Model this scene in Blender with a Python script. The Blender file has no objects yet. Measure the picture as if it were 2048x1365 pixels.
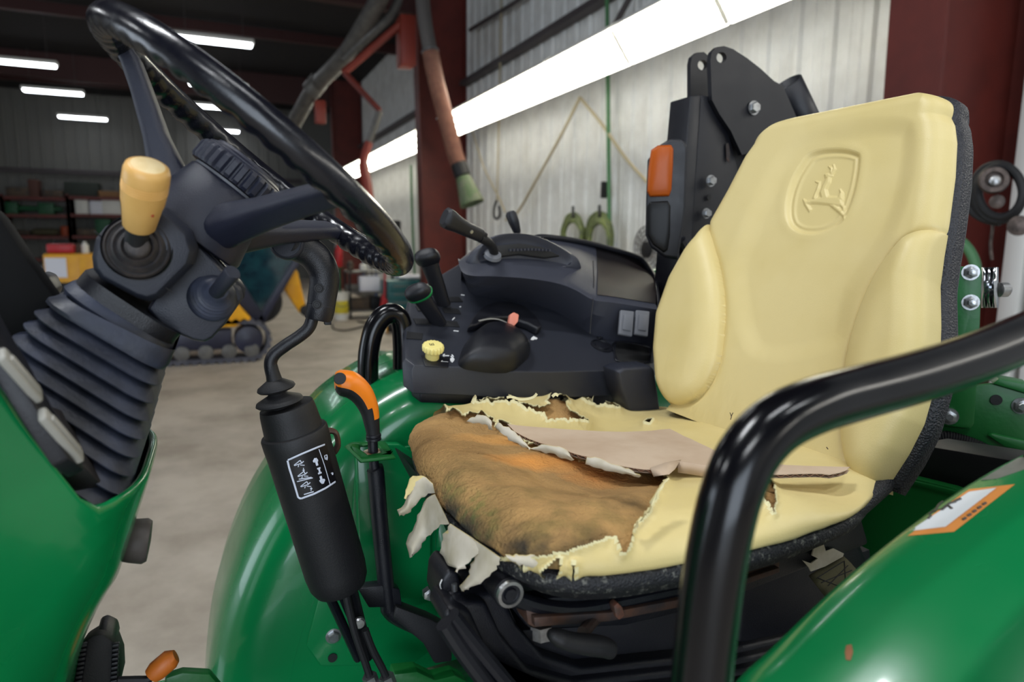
import bpy, bmesh, math, random
import numpy as np
from math import sin, cos, tan, pi, sqrt, radians, atan2, floor
from mathutils import Vector, Matrix
from mathutils.bvhtree import BVHTree

random.seed(7)
S = bpy.context.scene
COL = S.collection

# ------------------------------------------------------------------ camera
FPX = 1365.0
YAW, PIT, ROLL = radians(23.3), radians(8.6), 0.01
CAM = np.array([0.0, 0.0, 1.5])
FW = np.array([sin(YAW)*cos(PIT), cos(YAW)*cos(PIT), -sin(PIT)])
_r0 = np.array([cos(YAW), -sin(YAW), 0.0])
_u0 = np.cross(_r0, FW)
RT = _r0*cos(ROLL) + _u0*sin(ROLL)
UP = -_r0*sin(ROLL) + _u0*cos(ROLL)
cd = bpy.data.cameras.new('camera')
cam = bpy.data.objects.new('camera', cd)
COL.objects.link(cam)
cd.sensor_width = 36.0
cd.lens = 36.0*FPX/2048.0
cd.clip_start = 0.02
cd.clip_end = 200
cd.dof.use_dof = True
cd.dof.focus_distance = 0.86
cd.dof.aperture_fstop = 4.6
cam.matrix_world = Matrix(((RT[0], UP[0], -FW[0], CAM[0]), (RT[1], UP[1], -FW[1], CAM[1]), (RT[2], UP[2], -FW[2], CAM[2]), (0, 0, 0, 1)))
S.camera = cam

# ------------------------------------------------------------------ world, exposure, daylight
S.view_settings.view_transform = 'Standard'
S.view_settings.look = 'None'
S.view_settings.gamma = 1.0
S.view_settings.use_curve_mapping = False
S.view_settings.exposure = 0.2
w = bpy.data.worlds.new('world'); S.world = w
w.use_nodes = True
w.node_tree.nodes['Background'].inputs[0].default_value = (0.62, 0.74, 1.0, 1)
w.node_tree.nodes['Background'].inputs[1].default_value = 0.08
S.cycles.max_bounces = 6


def area(name, loc, target, sx, sy, power, color):
    l = bpy.data.lights.new(name, 'AREA'); l.shape = 'RECTANGLE'; l.size = sx; l.size_y = sy
    l.energy = power; l.color = color
    o = bpy.data.objects.new(name, l); COL.objects.link(o)
    o.location = loc
    d = Vector(target) - Vector(loc)
    o.rotation_euler = d.to_track_quat('-Z', 'Y').to_euler()
    return o


# daylight through the two open overhead doors: one behind the photographer, one in the side wall beyond the hood
area('door_daylight', (-2.2, -4.9, 2.1), (-2.0, 3, 1.6), 4.2, 3.8, 235, (0.78, 0.88, 1.0))
area('side_door_daylight', (-9.8, 4.0, 2.1), (0, 3.6, 1.4), 4.0, 3.8, 190, (0.78, 0.88, 1.0))

# ------------------------------------------------------------------ pixel -> place helpers


def ray(px, py):
    return FW + RT*((px-1024)/FPX) + UP*((682.5-py)/FPX)


def at(px, py, d):
    return CAM + ray(px, py)*d


def onX(px, py, X):
    r = ray(px, py); return CAM + r*((X-CAM[0])/r[0])


def onY(px, py, Y):
    r = ray(px, py); return CAM + r*((Y-CAM[1])/r[1])


def onZ(px, py, Z):
    r = ray(px, py); return CAM + r*((Z-CAM[2])/r[2])


def onP(px, py, p0, n):
    r = ray(px, py); n = np.asarray(n, float)
    return CAM + r*(((np.asarray(p0)-CAM) @ n)/(r @ n))


def proj(P):
    v = np.asarray(P, float)-CAM; d = v @ FW
    return np.stack([1024+FPX*(v @ RT)/d, 682.5-FPX*(v @ UP)/d], -1)


V3 = lambda *a: np.array(a, float)


def nrm(v):
    v = np.asarray(v, float); return v/np.linalg.norm(v)


# ------------------------------------------------------------------ geometry helpers: every one returns (verts, faces)


def join(*gs):
    V, F = [], []
    for v, f in gs:
        o = len(V)
        V.extend([tuple(p) for p in v]); F.extend([tuple(i+o for i in q) for q in f])
    return V, F


def spline(pts, n=8, closed=False):
    P = [np.asarray(p, float) for p in pts]; m = len(P); out = []
    rng = range(m if closed else m-1)
    for i in rng:
        if closed:
            a, b, c, d = P[(i-1) % m], P[i], P[(i+1) % m], P[(i+2) % m]
        else:
            a, b, c, d = P[max(i-1, 0)], P[i], P[i+1], P[min(i+2, m-1)]
        for k in range(n):
            t = k/n
            out.append(0.5*((2*b)+(-a+c)*t+(2*a-5*b+4*c-d)*t*t+(-a+3*b-3*c+d)*t**3))
    if not closed:
        out.append(P[-1])
    return out


def frames(P, closed=False, up=None):
    n = len(P); T = []
    for i in range(n):
        a = P[(i-1) % n] if (closed or i > 0) else P[i]
        b = P[(i+1) % n] if (closed or i < n-1) else P[i]
        T.append(nrm(b-a))
    u = np.asarray(up, float) if up is not None else (V3(0, 0, 1) if abs(T[0][2]) < .9 else V3(1, 0, 0))
    U = []
    for i in range(n):
        u = u - T[i]*(u @ T[i]); u = nrm(u); U.append(u)
        if up is not None:
            u = np.asarray(up, float)
    return T, U


def tube(pts, r, seg=12, closed=False, up=None, sx=1.0, sy=1.0, caps=True):
    P = [np.asarray(p, float) for p in pts]; n = len(P)
    R = [r]*n if np.isscalar(r) else list(r)
    T, U = frames(P, closed, up)
    V, F = [], []
    for i in range(n):
        W = np.cross(T[i], U[i])
        for k in range(seg):
            a = 2*pi*k/seg
            V.append(tuple(P[i]+R[i]*(cos(a)*sx*W+sin(a)*sy*U[i])))
    for i in range(n if closed else n-1):
        j = (i+1) % n
        for k in range(seg):
            l = (k+1) % seg
            F.append((i*seg+k, i*seg+l, j*seg+l, j*seg+k))
    if not closed and caps:
        F.append(tuple(range(seg))[::-1]); F.append(tuple((n-1)*seg+k for k in range(seg)))
    return V, F


def lathe(prof, o, axis, seg=32, ref=None):
    """prof: (radius, height along axis) pairs"""
    a = nrm(axis); o = np.asarray(o, float)
    x = np.asarray(ref, float) if ref is not None else (V3(0, 0, 1) if abs(a[2]) < .9 else V3(1, 0, 0))
    x = nrm(x-a*(x @ a)); y = np.cross(a, x)
    V, F = [], []
    for r, h in prof:
        for k in range(seg):
            t = 2*pi*k/seg
            V.append(tuple(o+a*h+(x*cos(t)+y*sin(t))*max(r, 1e-5)))
    for i in range(len(prof)-1):
        for k in range(seg):
            l = (k+1) % seg
            F.append((i*seg+k, i*seg+l, (i+1)*seg+l, (i+1)*seg+k))
    F.append(tuple(range(seg))[::-1]); F.append(tuple((len(prof)-1)*seg+k for k in range(seg)))
    return V, F


def prism(poly, vec):
    n = len(poly); vec = np.asarray(vec, float)
    V = [tuple(p) for p in poly]+[tuple(np.asarray(p)+vec) for p in poly]
    F = [tuple(range(n))[::-1], tuple(range(n, 2*n))]
    for i in range(n):
        j = (i+1) % n
        F.append((i, j, n+j, n+i))
    return V, F


def box(c, s, R=None):
    c = np.asarray(c, float); V = []
    R = np.eye(3) if R is None else np.asarray(R, float)
    for x in (-.5, .5):
        for y in (-.5, .5):
            for z in (-.5, .5):
                V.append(tuple(c+R @ V3(x*s[0], y*s[1], z*s[2])))
    return V, [(0, 1, 3, 2), (4, 6, 7, 5), (0, 4, 5, 1), (2, 3, 7, 6), (0, 2, 6, 4), (1, 5, 7, 3)]


def loft(rings, closed=True, cap0=True, cap1=True):
    n = len(rings[0]); V, F = [], []
    for r in rings:
        V.extend(tuple(p) for p in r)
    for i in range(len(rings)-1):
        for k in range(n if closed else n-1):
            l = (k+1) % n
            F.append((i*n+k, i*n+l, (i+1)*n+l, (i+1)*n+k))
    if closed and cap0:
        F.append(tuple(range(n))[::-1])
    if closed and cap1:
        F.append(tuple((len(rings)-1)*n+k for k in range(n)))
    return V, F


def resample(pts, n):
    P = np.array(pts, float); d = np.r_[0, np.cumsum(np.linalg.norm(np.diff(P, axis=0), axis=1))]
    t = np.linspace(0, d[-1], n)
    return np.stack([np.interp(t, d, P[:, k]) for k in range(P.shape[1])], -1)


def rrect(w, h, r, n=5):
    out = []
    for cx, cy, a0 in ((w/2-r, h/2-r, 0), (-w/2+r, h/2-r, 90), (-w/2+r, -h/2+r, 180), (w/2-r, -h/2+r, 270)):
        for k in range(n+1):
            a = radians(a0+90*k/n); out.append((cx+r*cos(a), cy+r*sin(a)))
    return out


def obj(name, geo, mat, parent=None, bevel=0, bseg=2, angle=35, solid=0, solid_off=0, label=None, kind=None, cat=None, group=None, sub=0, fmat=None, uv=False):
    V, F = geo
    me = bpy.data.meshes.new(name)
    me.from_pydata([tuple(float(c) for c in v) for v in V], [], F)
    bm = bmesh.new(); bm.from_mesh(me)
    if bevel or True:
        if fmat is None:
            bmesh.ops.recalc_face_normals(bm, faces=bm.faces)
    if bevel:
        es = [e for e in bm.edges if len(e.link_faces) == 2 and e.calc_face_angle(0) > radians(28)]
        bmesh.ops.bevel(bm, geom=es, offset=bevel, segments=bseg, profile=.5, affect='EDGES', clamp_overlap=True)
    bm.to_mesh(me); bm.free()
    mats = mat if isinstance(mat, (list, tuple)) else [mat]
    for m in mats:
        me.materials.append(m)
    if fmat is not None:
        me.polygons.foreach_set('material_index', np.asarray(fmat, dtype=np.int32))
    me.polygons.foreach_set('use_smooth', [True]*len(me.polygons))
    me.set_sharp_from_angle(angle=radians(angle))
    me.update()
    o = bpy.data.objects.new(name, me); COL.objects.link(o)
    if sub:
        md = o.modifiers.new('sub', 'SUBSURF'); md.levels = sub; md.render_levels = sub
    if solid:
        md = o.modifiers.new('sol', 'SOLIDIFY'); md.thickness = solid; md.offset = solid_off
    par(o, parent)
    tag(o, label, cat, group, kind)
    return o


def par(o, parent):
    if parent is not None:
        o.parent = parent
        o.matrix_parent_inverse = Matrix.Translation(parent.location).inverted() if parent.type == 'EMPTY' else Matrix.Identity(4)


def tag(o, label=None, cat=None, group=None, kind=None):
    if label: o['label'] = label
    if cat: o['category'] = cat
    if group: o['group'] = group
    if kind: o['kind'] = kind
    return o


def thing(name, label, cat, loc, group=None):
    o = bpy.data.objects.new(name, None); COL.objects.link(o)
    o.location = tuple(float(c) for c in loc); o.empty_display_size = .1
    return tag(o, label, cat, group)


def copy_tree(o, delta, label=None):
    c = o.copy(); COL.objects.link(c)
    c.location = Vector(o.location)+Vector(delta)
    if label: c['label'] = label
    for ch in o.children:
        d = ch.copy(); COL.objects.link(d); d.parent = c
        for g in ch.children:
            e = g.copy(); COL.objects.link(e); e.parent = d
    return c


# ------------------------------------------------------------------ materials


def lin(c):
    return tuple((x/255/12.92 if x/255 <= .04045 else ((x/255+.055)/1.055)**2.4) for x in c)+(1.0,)


def mat(name, rgb, rough=.5, metal=0.0, bump=0, bscale=200, var=0, vscale=8, rgb2=None, coat=0, spec=.5, emit=0, detail=3, rvar=0, trans=0, bstyle='noise', dist=.002):
    m = bpy.data.materials.new(name); m.use_nodes = True
    nt = m.node_tree; N = nt.nodes; L = nt.links
    b = N['Principled BSDF']
    b.inputs['Base Color'].default_value = lin(rgb)
    b.inputs['Roughness'].default_value = rough
    b.inputs['Metallic'].default_value = metal
    b.inputs['Specular IOR Level'].default_value = spec
    if coat:
        b.inputs['Coat Weight'].default_value = coat; b.inputs['Coat Roughness'].default_value = .06
    if trans:
        b.inputs['Transmission Weight'].default_value = trans
    if emit:
        b.inputs['Emission Color'].default_value = lin(rgb); b.inputs['Emission Strength'].default_value = emit
    tc = N.new('ShaderNodeTexCoord')
    if rgb2 is not None or rvar:
        n = N.new('ShaderNodeTexNoise'); n.inputs['Scale'].default_value = vscale; n.inputs['Detail'].default_value = detail
        n.inputs['Roughness'].default_value = .65
        L.new(tc.outputs['Object'], n.inputs['Vector'])
        if rgb2 is not None:
            r = N.new('ShaderNodeValToRGB')
            r.color_ramp.elements[0].position = .38; r.color_ramp.elements[1].position = .66
            r.color_ramp.elements[0].color = lin(rgb); r.color_ramp.elements[1].color = lin(rgb2)
            L.new(n.outputs['Fac'], r.inputs['Fac']); L.new(r.outputs['Color'], b.inputs['Base Color'])
        if rvar:
            mr = N.new('ShaderNodeMapRange')
            mr.inputs['From Min'].default_value = .3; mr.inputs['From Max'].default_value = .7
            mr.inputs['To Min'].default_value = max(0, rough-rvar); mr.inputs['To Max'].default_value = min(1, rough+rvar)
            L.new(n.outputs['Fac'], mr.inputs['Value']); L.new(mr.outputs['Result'], b.inputs['Roughness'])
    if bump:
        if bstyle == 'voronoi':
            t = N.new('ShaderNodeTexVoronoi'); t.inputs['Scale'].default_value = bscale; out = t.outputs['Distance']
        else:
            t = N.new('ShaderNodeTexNoise'); t.inputs['Scale'].default_value = bscale; t.inputs['Detail'].default_value = 4; out = t.outputs['Fac']
        L.new(tc.outputs['Object'], t.inputs['Vector'])
        bp = N.new('ShaderNodeBump'); bp.inputs['Strength'].default_value = bump; bp.inputs['Distance'].default_value = dist
        L.new(out, bp.inputs['Height']); L.new(bp.outputs['Normal'], b.inputs['Normal'])
    return m


M = {}
M['black'] = mat('black_plastic', (18, 19, 26), .4, bump=.25, bscale=900, rvar=.08, vscale=20)
M['black_soft'] = mat('grey_black_plastic', (36, 39, 50), .48, bump=.2, bscale=900, rvar=.08, vscale=30)
M['black_gloss'] = mat('black_gloss_paint', (9, 9, 13), .2, coat=.05, spec=.4, rvar=.05, vscale=9)
M['black_matte'] = mat('black_matte', (17, 17, 20), .6, bump=.15, bscale=500)
M['rubber'] = mat('dusty_rubber', (28, 31, 40), .5, rgb2=(54, 60, 78), vscale=14, bump=.2, bscale=300, rvar=.1)
M['rim'] = mat('wheel_rim', (14, 15, 23), .24, rvar=.08, vscale=40, coat=.0, bump=.05, bscale=400)
M['hub'] = mat('wheel_hub_plastic', (30, 33, 48), .38, bump=.35, bscale=1200, dist=.0015)
M['green'] = mat('green_paint', (7, 116, 62), .24, coat=.35, rvar=.06, vscale=6, bump=.03, bscale=60)
M['green_d'] = mat('green_bracket', (12, 92, 36), .42, bump=.15, bscale=150)
M['yellow'] = mat('pale_yellow_vinyl', (221, 202, 143), .44, rgb2=(214, 194, 131), vscale=5, bump=.22, bscale=700, dist=.001)
M['yellow_knob'] = mat('amber_yellow_plastic', (224, 177, 104), .42, rgb2=(218, 169, 95), vscale=30)
M['knob_top'] = mat('pale_knob_top', (238, 214, 164), .5, rgb2=(228, 198, 140), vscale=60)  # top face paler than the knob's sides
M['backing'] = mat('vinyl_cloth_backing', (206, 197, 180), .85, rgb2=(184, 174, 150), vscale=25, bump=.3, bscale=1500, dist=.0006)
M['tear'] = mat('vinyl_torn_edge', (226, 216, 168), .8, bump=.4, bscale=900)
M['card'] = mat('cardboard', (200, 178, 154), .8, rgb2=(188, 163, 138), vscale=12, bump=.1, bscale=300)
M['card_in'] = mat('cardboard_flute', (146, 108, 84), .85)
M['orange'] = mat('orange_plastic', (236, 128, 24), .35)
M['orange_d'] = mat('orange_grip', (196, 104, 30), .5, bump=.2, bscale=200)
M['amber'] = mat('amber_lens', (166, 76, 10), .38, spec=.3, bump=.25, bscale=60)
M['grey'] = mat('grey_switch', (150, 148, 140), .5, bump=.1, bscale=600)
M['grey_d'] = mat('grey_switch_dark', (104, 106, 112), .5)
M['chrome'] = mat('chrome', (200, 202, 206), .14, metal=1)
M['steel'] = mat('zinc_bolt', (176, 178, 180), .32, metal=.9, rgb2=(150, 150, 150), vscale=90)
M['rust'] = mat('rusty_rail', (52, 46, 46), .6, rgb2=(92, 62, 46), vscale=26, metal=.2, bump=.3, bscale=120)
M['trim'] = mat('black_seat_trim', (26, 27, 34), .45, bump=.8, bscale=420, dist=.0012, bstyle='voronoi')
M['white'] = mat('white_print', (225, 225, 225), .5)
M['webbing'] = mat('olive_webbing', (92, 88, 62), .85, bump=.5, bscale=800)
M['pink'] = mat('coral_lever', (226, 138, 116), .45)
M['pale_yellow_knob'] = mat('lemon_knob', (240, 224, 140), .45)
M['dark_reflect'] = mat('dark_panel', (20, 18, 20), .55, rgb2=(34, 22, 22), vscale=5, spec=.2)
# ================================================================== the shop
XW, YB, YF, XL, ZC = 3.9, 25.0, -5.2, -10.2, 5.7
M['wall'] = mat('white_ribbed_steel', (222, 223, 221), .5, rgb2=(204, 204, 201), vscale=2.5, rvar=.1)
M['concrete'] = mat('concrete_floor', (186, 177, 164), .6, rgb2=(152, 142, 129), vscale=1.3, detail=6, bump=.1, bscale=30, rvar=.12)
M['red_iron'] = mat('red_oxide_steel', (104, 40, 32), .55, rgb2=(88, 34, 28), vscale=3)
M['beam'] = mat('dimmed_red_beam', (58, 24, 22), .6)  # red oxide darkened in colour to stand in for the dim roof
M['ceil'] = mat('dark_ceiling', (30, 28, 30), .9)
M['tube'] = mat('lit_tube', (255, 251, 236), .5, emit=9)
M['bay'] = mat('lit_bay_lens', (244, 248, 255), .5, emit=12)
M['enamel'] = mat('white_enamel', (225, 225, 220), .4)
M['galv'] = mat('grey_duct', (104, 102, 98), .5, metal=.3, rgb2=(84, 82, 80), vscale=10)

# floor
obj('floor', box(((XL+XW)/2, (YB+YF)/2, -.05), (XW-XL+.4, YB-YF+.4, .1)), M['concrete'], kind='structure', label='bare concrete workshop floor with faint stains')
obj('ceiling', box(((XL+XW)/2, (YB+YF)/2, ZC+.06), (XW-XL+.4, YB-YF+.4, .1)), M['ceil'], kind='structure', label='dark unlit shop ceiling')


def rib_panel(w=.915, h=ZC):
    """one corrugated sheet in local XZ, ribs towards -Y"""
    prof = []
    x = 0.0
    for k in range(3):
        o = k*w/3
        prof += [(o, 0), (o+.018, -.028), (o+.05, -.028), (o+.068, 0), (o+.14, 0), (o+.15, -.008), (o+.17, -.008), (o+.18, 0), (o+.225, 0), (o+.235, -.008), (o+.255, -.008), (o+.265, 0)]
    prof.append((w-.002, 0))
    V = [(x, y, z) for x, y in prof for z in (0, h)]
    F = [(2*i, 2*i+2, 2*i+3, 2*i+1) for i in range(len(prof)-1)]
    return V, F


def wall(name, origin, ang, length, label, m=None):
    m = m or M['wall']
    R = Matrix.Rotation(ang, 3, 'Z')
    d = np.array(R @ Vector((1, 0, 0))); nb = np.array(R @ Vector((0, 1, 0)))
    o = np.asarray(origin, float)
    c = o+d*length/2+nb*.06+V3(0, 0, ZC/2)
    base = obj(name, box(c, (length, .1, ZC), np.array([d, nb, (0, 0, 1)]).T), m, kind='structure', label=label)
    first = None
    for k in range(int(length/.915)):
        if first is None:
            first = obj('panel', rib_panel(), m, base, angle=20); p = first
        else:
            p = first.copy(); COL.objects.link(p); p.parent = base
        p.location = tuple(o+d*(k*.915)); p.rotation_euler = (0, 0, ang)
    return base


wall('wall_right', (XW, YB, 0), -pi/2, YB-YF, 'white ribbed steel wall behind the tube lights')
wall('wall_back', (XL, YB, 0), 0, XW-XL, 'far white ribbed steel wall behind the shelving', mat('dimmed_ribbed_steel', (112, 112, 108), .6))  # white sheets given a grey colour to dim the far wall
# unseen walls, each with its open door
obj('wall_left', join(box((XL-.05, (YF+1.8)/2, ZC/2), (.1, 1.8-YF, ZC)), box((XL-.05, (6.2+YB)/2, ZC/2), (.1, YB-6.2, ZC)), box((XL-.05, 4, 5.0), (.1, 4.4, 1.4))), M['wall'], kind='structure', label='side wall with an open overhead door')
obj('wall_front', join(box((XL/2-2.2-.1, YF-.05, ZC/2), (-(XL)-4.6, .1, ZC)), box(((XW+.1)/2, YF-.05, ZC/2), (XW-.1, .1, ZC)), box((-2.2, YF-.05, 5.0), (4.6, .1, 1.4))), M['wall'], kind='structure', label='front wall with an open overhead door')


def ibeam(c, w, d, h):
    """upright: flange (facing -X) w wide in Y, d deep in X, h high"""
    x, y, z = c
    return join(box((x+.012, y, z+h/2), (.024, w, h)), box((x+d-.012, y, z+h/2), (.024, w, h)), box((x+d/2, y, z+h/2), (d-.04, .014, h)))


for k, (yc, lb) in enumerate(((2.40, 'red oxide steel column right behind the yellow seat'), (11.1, 'red oxide steel column beside the hanging exhaust hose'), (19.8, 'farthest red oxide steel column past the second tube strip'))):
    X0 = 3.1
    g = []
    for xa, xb, za, zb in ((3.18, XW-.03, 0, 2.2), (3.06, XW-.03, 2.2, ZC)):
        pass
    # tapered inner flange, straight outer flange, web between
    zt = ZC
    fl = prism([(3.16, yc-.145, 0), (3.03, yc-.145, zt), (3.055, yc-.145, zt), (3.185, yc-.145, 0)], (0, .29, 0))
    web = prism([(3.17, yc-.008, 0), (3.04, yc-.008, zt), (XW-.05, yc-.008, zt), (XW-.05, yc-.008, 0)], (0, .016, 0))
    out = box((XW-.045, yc, zt/2), (.02, .29, zt))
    obj('steel_column', join(fl, web, out), M['red_iron'], kind='structure', label=lb)
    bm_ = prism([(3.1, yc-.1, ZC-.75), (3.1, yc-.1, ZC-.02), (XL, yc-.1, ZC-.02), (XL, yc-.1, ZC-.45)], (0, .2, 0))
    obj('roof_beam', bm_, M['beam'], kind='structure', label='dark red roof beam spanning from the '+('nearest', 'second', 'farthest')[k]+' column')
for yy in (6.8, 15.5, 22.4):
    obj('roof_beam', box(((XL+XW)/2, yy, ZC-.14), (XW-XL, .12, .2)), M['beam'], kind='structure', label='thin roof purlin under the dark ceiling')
# horizontal wall girts
M['girt'] = mat('grey_girt', (70, 64, 66), .6)
obj('trim_1', box((XW-.1, 6.75, 3.95), (.14, 8.3, .07)), M['girt'], kind='structure', label='dark horizontal girt on the wall above the tubes')
obj('trim_2', box(((XL+XW)/2-.5, YB-.1, 3.35), (XW-XL-1.2, .14, .14)), M['girt'], kind='structure', label='dark girt across the far wall')
obj('trim_3', box((XW-.1, 15.4, 3.95), (.14, 8.3, .07)), M['girt'], kind='structure', label='dark horizontal girt on the wall above the second tube strip')

# door frame at the right edge
dj = obj('door_1', box((XW-.06, 1.30, 2.0), (.12, .9, 4.0)), mat('door_panel', (188, 192, 196), .5), kind='structure', bevel=.01, label='pale door at the right edge behind the column')
for yy in (2.19, 2.05, 1.91):
    obj('door_track', box((XW-.16, yy, 2.0), (.1, .1, 4.0)), M['enamel'], dj, bevel=.012)

# ------------------------------------------------------------------ tube fixtures along the wall
ORD = ['first', 'second', 'third', 'fourth', 'fifth', 'sixth', 'seventh', 'eighth', 'ninth']
XS, ZS = 3.22, 3.10


def tube_fixture(label, loc, group):
    t = thing('tube_fixture', label, 'light', loc, group)
    hood = prism([(.10, -.60, .03), (-.035, -.60, .13), (-.045, -.60, .125), (.085, -.60, .02)], (0, 1.2, 0))
    return t


def make_fixture(y0, label, group, L=1.2):
    t = thing('tube_fixture', label, 'light', (XS, y0, ZS), group)
    # tilted reflector: from low at the wall to high in the room
    o = V3(XS, y0, ZS)
    a = V3(.10, 0, -.13); b2 = V3(-.09, 0, .13); n = nrm(V3(-.8, 0, -.6))
    back = prism([o+a-n*.055+V3(0, -L/2, 0), o+b2*1.2-n*.055+V3(0, -L/2, 0), o+b2*1.2-n*.075+V3(0, -L/2, 0), o+a-n*.075+V3(0, -L/2, 0)], (0, L, 0))
    top = prism([o+b2*1.2-n*.075+V3(0, -L/2, 0), o+b2*1.2-n*.055+V3(0, -L/2, 0), o+b2*1.2+n*.045+V3(0, -L/2, -.01), o+b2*1.2+n*.045+V3(0, -L/2, .005)], (0, L, 0))
    obj('reflector', join(back, top), M['enamel'], t)
    for k in range(4):
        p = o+a*(1-k/3)*.85+b2*(k/3)*.85
        obj('tube', tube([p+V3(0, -L/2+.015, 0), p+V3(0, L/2-.015, 0)], .026, 10), M['tube'], t)
    for s in (-1, 1):
        obj('end_cap', box(o+V3(0, s*(L/2-.008), 0), (.05, .014, .31), np.array([n, (0, 1, 0), np.cross(n, (0, 1, 0))]).T), M['enamel'], t)
    for s in (-.45, .45):
        obj('bracket_arm', tube([o+b2*.5-n*.07+V3(0, s, 0), (XW-.03, y0+s, ZS+.25)], .008, 6), M['girt'], t)
    return t


y = 10.07-.61
for k in range(6):
    make_fixture(y-1.22*k, 'lit white tube fixture, %s in the near wall strip counting from the hanging hose' % ORD[k], 'near strip of tube lights on the wall')
for k in range(6):
    make_fixture(11.9+1.22*k, 'lit white tube fixture, %s in the far wall strip counting from the red column' % ORD[k], 'far strip of tube lights on the wall')

# unseen lamps of the same kinds, over and behind the photographer
for k, (x, yy, pw) in enumerate(((-.9, 1.3, 62), (-1.2, -2.0, 40), (.9, -.4, 22), (2.2, -1.6, 16), (-4.6, 1.5, 38), (-4.6, 5.8, 34), (1.2, 5.6, 12))):
    area('bay_lamp', (x, yy, 4.75), (x, yy, 0), 1.2, .16, pw, (.94, .97, 1.0))
for k in range(3):
    area('wall_tubes', (XS, -.2-1.22*k*1.6, ZS), (0, -.2-1.22*k*1.6, 1.0), 1.6, .2, 13, (1.0, .96, .88))

# ------------------------------------------------------------------ bay lamps in the dark roof
for px, py, lb in ((40, 127, 'glowing bay lamp at the left edge, nearest of its row'), (107, 185, 'glowing bay lamp, middle of the three above the shelving'), (166, 237, 'glowing bay lamp lowest and farthest in the row at the left'),
                   (430, 84, 'glowing bay lamp high above the steering wheel, largest whole one'), (437, 173, 'glowing bay lamp half hidden behind the upper wheel rim'), (438, 216, 'glowing bay lamp seen inside the steering wheel rim'), (438, 262, 'smallest glowing bay lamp just above the wheel hub')):
    p = onZ(px, py, 4.75)
    t = thing('bay_lamp', lb, 'light', p, 'bay lamps under the roof')
    obj('lens', box(p, (1.18, .17, .05)), M['bay'], t, bevel=.02)
    obj('housing', box(p+V3(0, 0, .06), (1.24, .22, .07)), M['enamel'], t, bevel=.01)
    for s in (-.45, .45):
        obj('hanger', tube([p+V3(s, 0, .09), (p[0]+s, p[1], ZC)], .006, 6), M['girt'], t)
# ================================================================== things along the walls
M['hose_tan'] = mat('brown_ribbed_hose', (150, 108, 92), .6, rgb2=(126, 88, 76), vscale=10)
M['hose_grey'] = mat('grey_hose', (92, 88, 86), .6)
M['boot'] = mat('grey_green_rubber', (112, 116, 96), .7, rgb2=(84, 106, 70), vscale=7)
M['rope'] = mat('pale_rope', (176, 164, 134), .9)
M['pipe_g'] = mat('green_air_pipe', (70, 118, 76), .5)
M['hose_g'] = mat('dull_green_hose', (112, 124, 66), .6, rgb2=(70, 80, 60), vscale=14)
M['wire'] = mat('grey_wire', (120, 118, 116), .4, metal=.6)
M['red'] = mat('red_paint', (176, 28, 36), .4)
M['teal'] = mat('teal_cabinet', (18, 92, 96), .4)
M['white_p'] = mat('white_plastic', (222, 222, 216), .45)
M['ylw'] = mat('machine_yellow', (236, 172, 24), .4, rgb2=(226, 158, 18), vscale=5)
M['navy'] = mat('navy_frame', (34, 36, 58), .4, rgb2=(28, 30, 48), vscale=8)
M['tire'] = mat('tire_rubber', (30, 30, 32), .8, bump=.3, bscale=30)
M['track'] = mat('track_belt', (62, 62, 72), .7, rgb2=(84, 84, 92), vscale=10)
M['dirt'] = mat('dusty_brown_parts', (92, 76, 60), .7, rgb2=(58, 54, 54), vscale=6)
M['paper'] = mat('white_paper', (226, 228, 238), .7)
M['blue'] = mat('blue_metal', (60, 84, 128), .5)
M['dkgreen'] = mat('dark_green_part', (22, 84, 50), .5)

# hanging exhaust hose in front of the second column
d = 8.3
t = thing('exhaust_hose', 'brown ribbed exhaust hose hanging in front of the red column, rubber nozzle at its end', 'hose', at(920, 330, d))
P = [at(*q, d) for q in ((842, -40), (848, 30), (858, 90), (872, 160), (890, 230), (908, 300), (918, 330))]
c = spline(P, 18)
n0 = int(len(c)*.36)
obj('upper_hose', tube(c[:n0+1], .088, 14), M['hose_grey'], t)
cc = resample(c[n0:], 130)
obj('ribbed_hose', tube(cc, [.102 if i % 2 else .088 for i in range(130)], 14), M['hose_tan'], t)
obj('hose_clamp', tube([c[n0], c[n0+1]], .108, 14), M['steel'], t)
p1, p2 = at(918, 330, d), at(946, 412, d)
dd = nrm(p2-p1)
obj('coupling', lathe([(.09, 0), (.1, .01), (.1, .16), (.085, .17)], p1-dd*.02, dd, 16), M['black_matte'], t)
obj('nozzle', lathe([(.07, .13), (.095, .18), (.12, .32), (.155, .5), (.15, .505), (.11, .36)], p1, dd, 18), M['boot'], t)
# overhead exhaust duct and arm
d2 = 9.4
t = thing('exhaust_duct', 'grey exhaust duct climbing along the roof with red bracket arms', 'duct', at(690, 130, d2))
c = spline([at(*q, dz) for q, dz in (((560, 300), 11.5), ((600, 225), 10.8), ((630, 175), 10.2), ((690, 110), 9.4), ((740, 30), 8.8), ((775, -30), 8.4))], 10)
obj('pipe', tube(c, .115, 14), M['galv'], t)
obj('joint', tube([at(622, 182, 10.2), at(640, 160, 10.1)], .14, 14), M['galv'], t)
obj('arm_pipe', tube(spline([at(690, 118, 9.3), at(740, 70, 9.0), at(782, 30, 8.9), at(800, -10, 8.8)], 8), .06, 10), M['galv'], t)
obj('arm', tube([at(688, 145, 9.2), at(805, 45, 8.8)], .05, 6), M['red'] if 0 else mat('orange_red_arm', (124, 42, 28), .5), t)
obj('arm', tube([at(688, 145, 9.2), at(760, 222, 9.3)], .045, 6), bpy.data.materials['red_oxide_steel'], t)
obj('arm', tube([at(760, 222, 9.3), at(738, 285, 9.5)], .05, 6), M['galv'], t)
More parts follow.
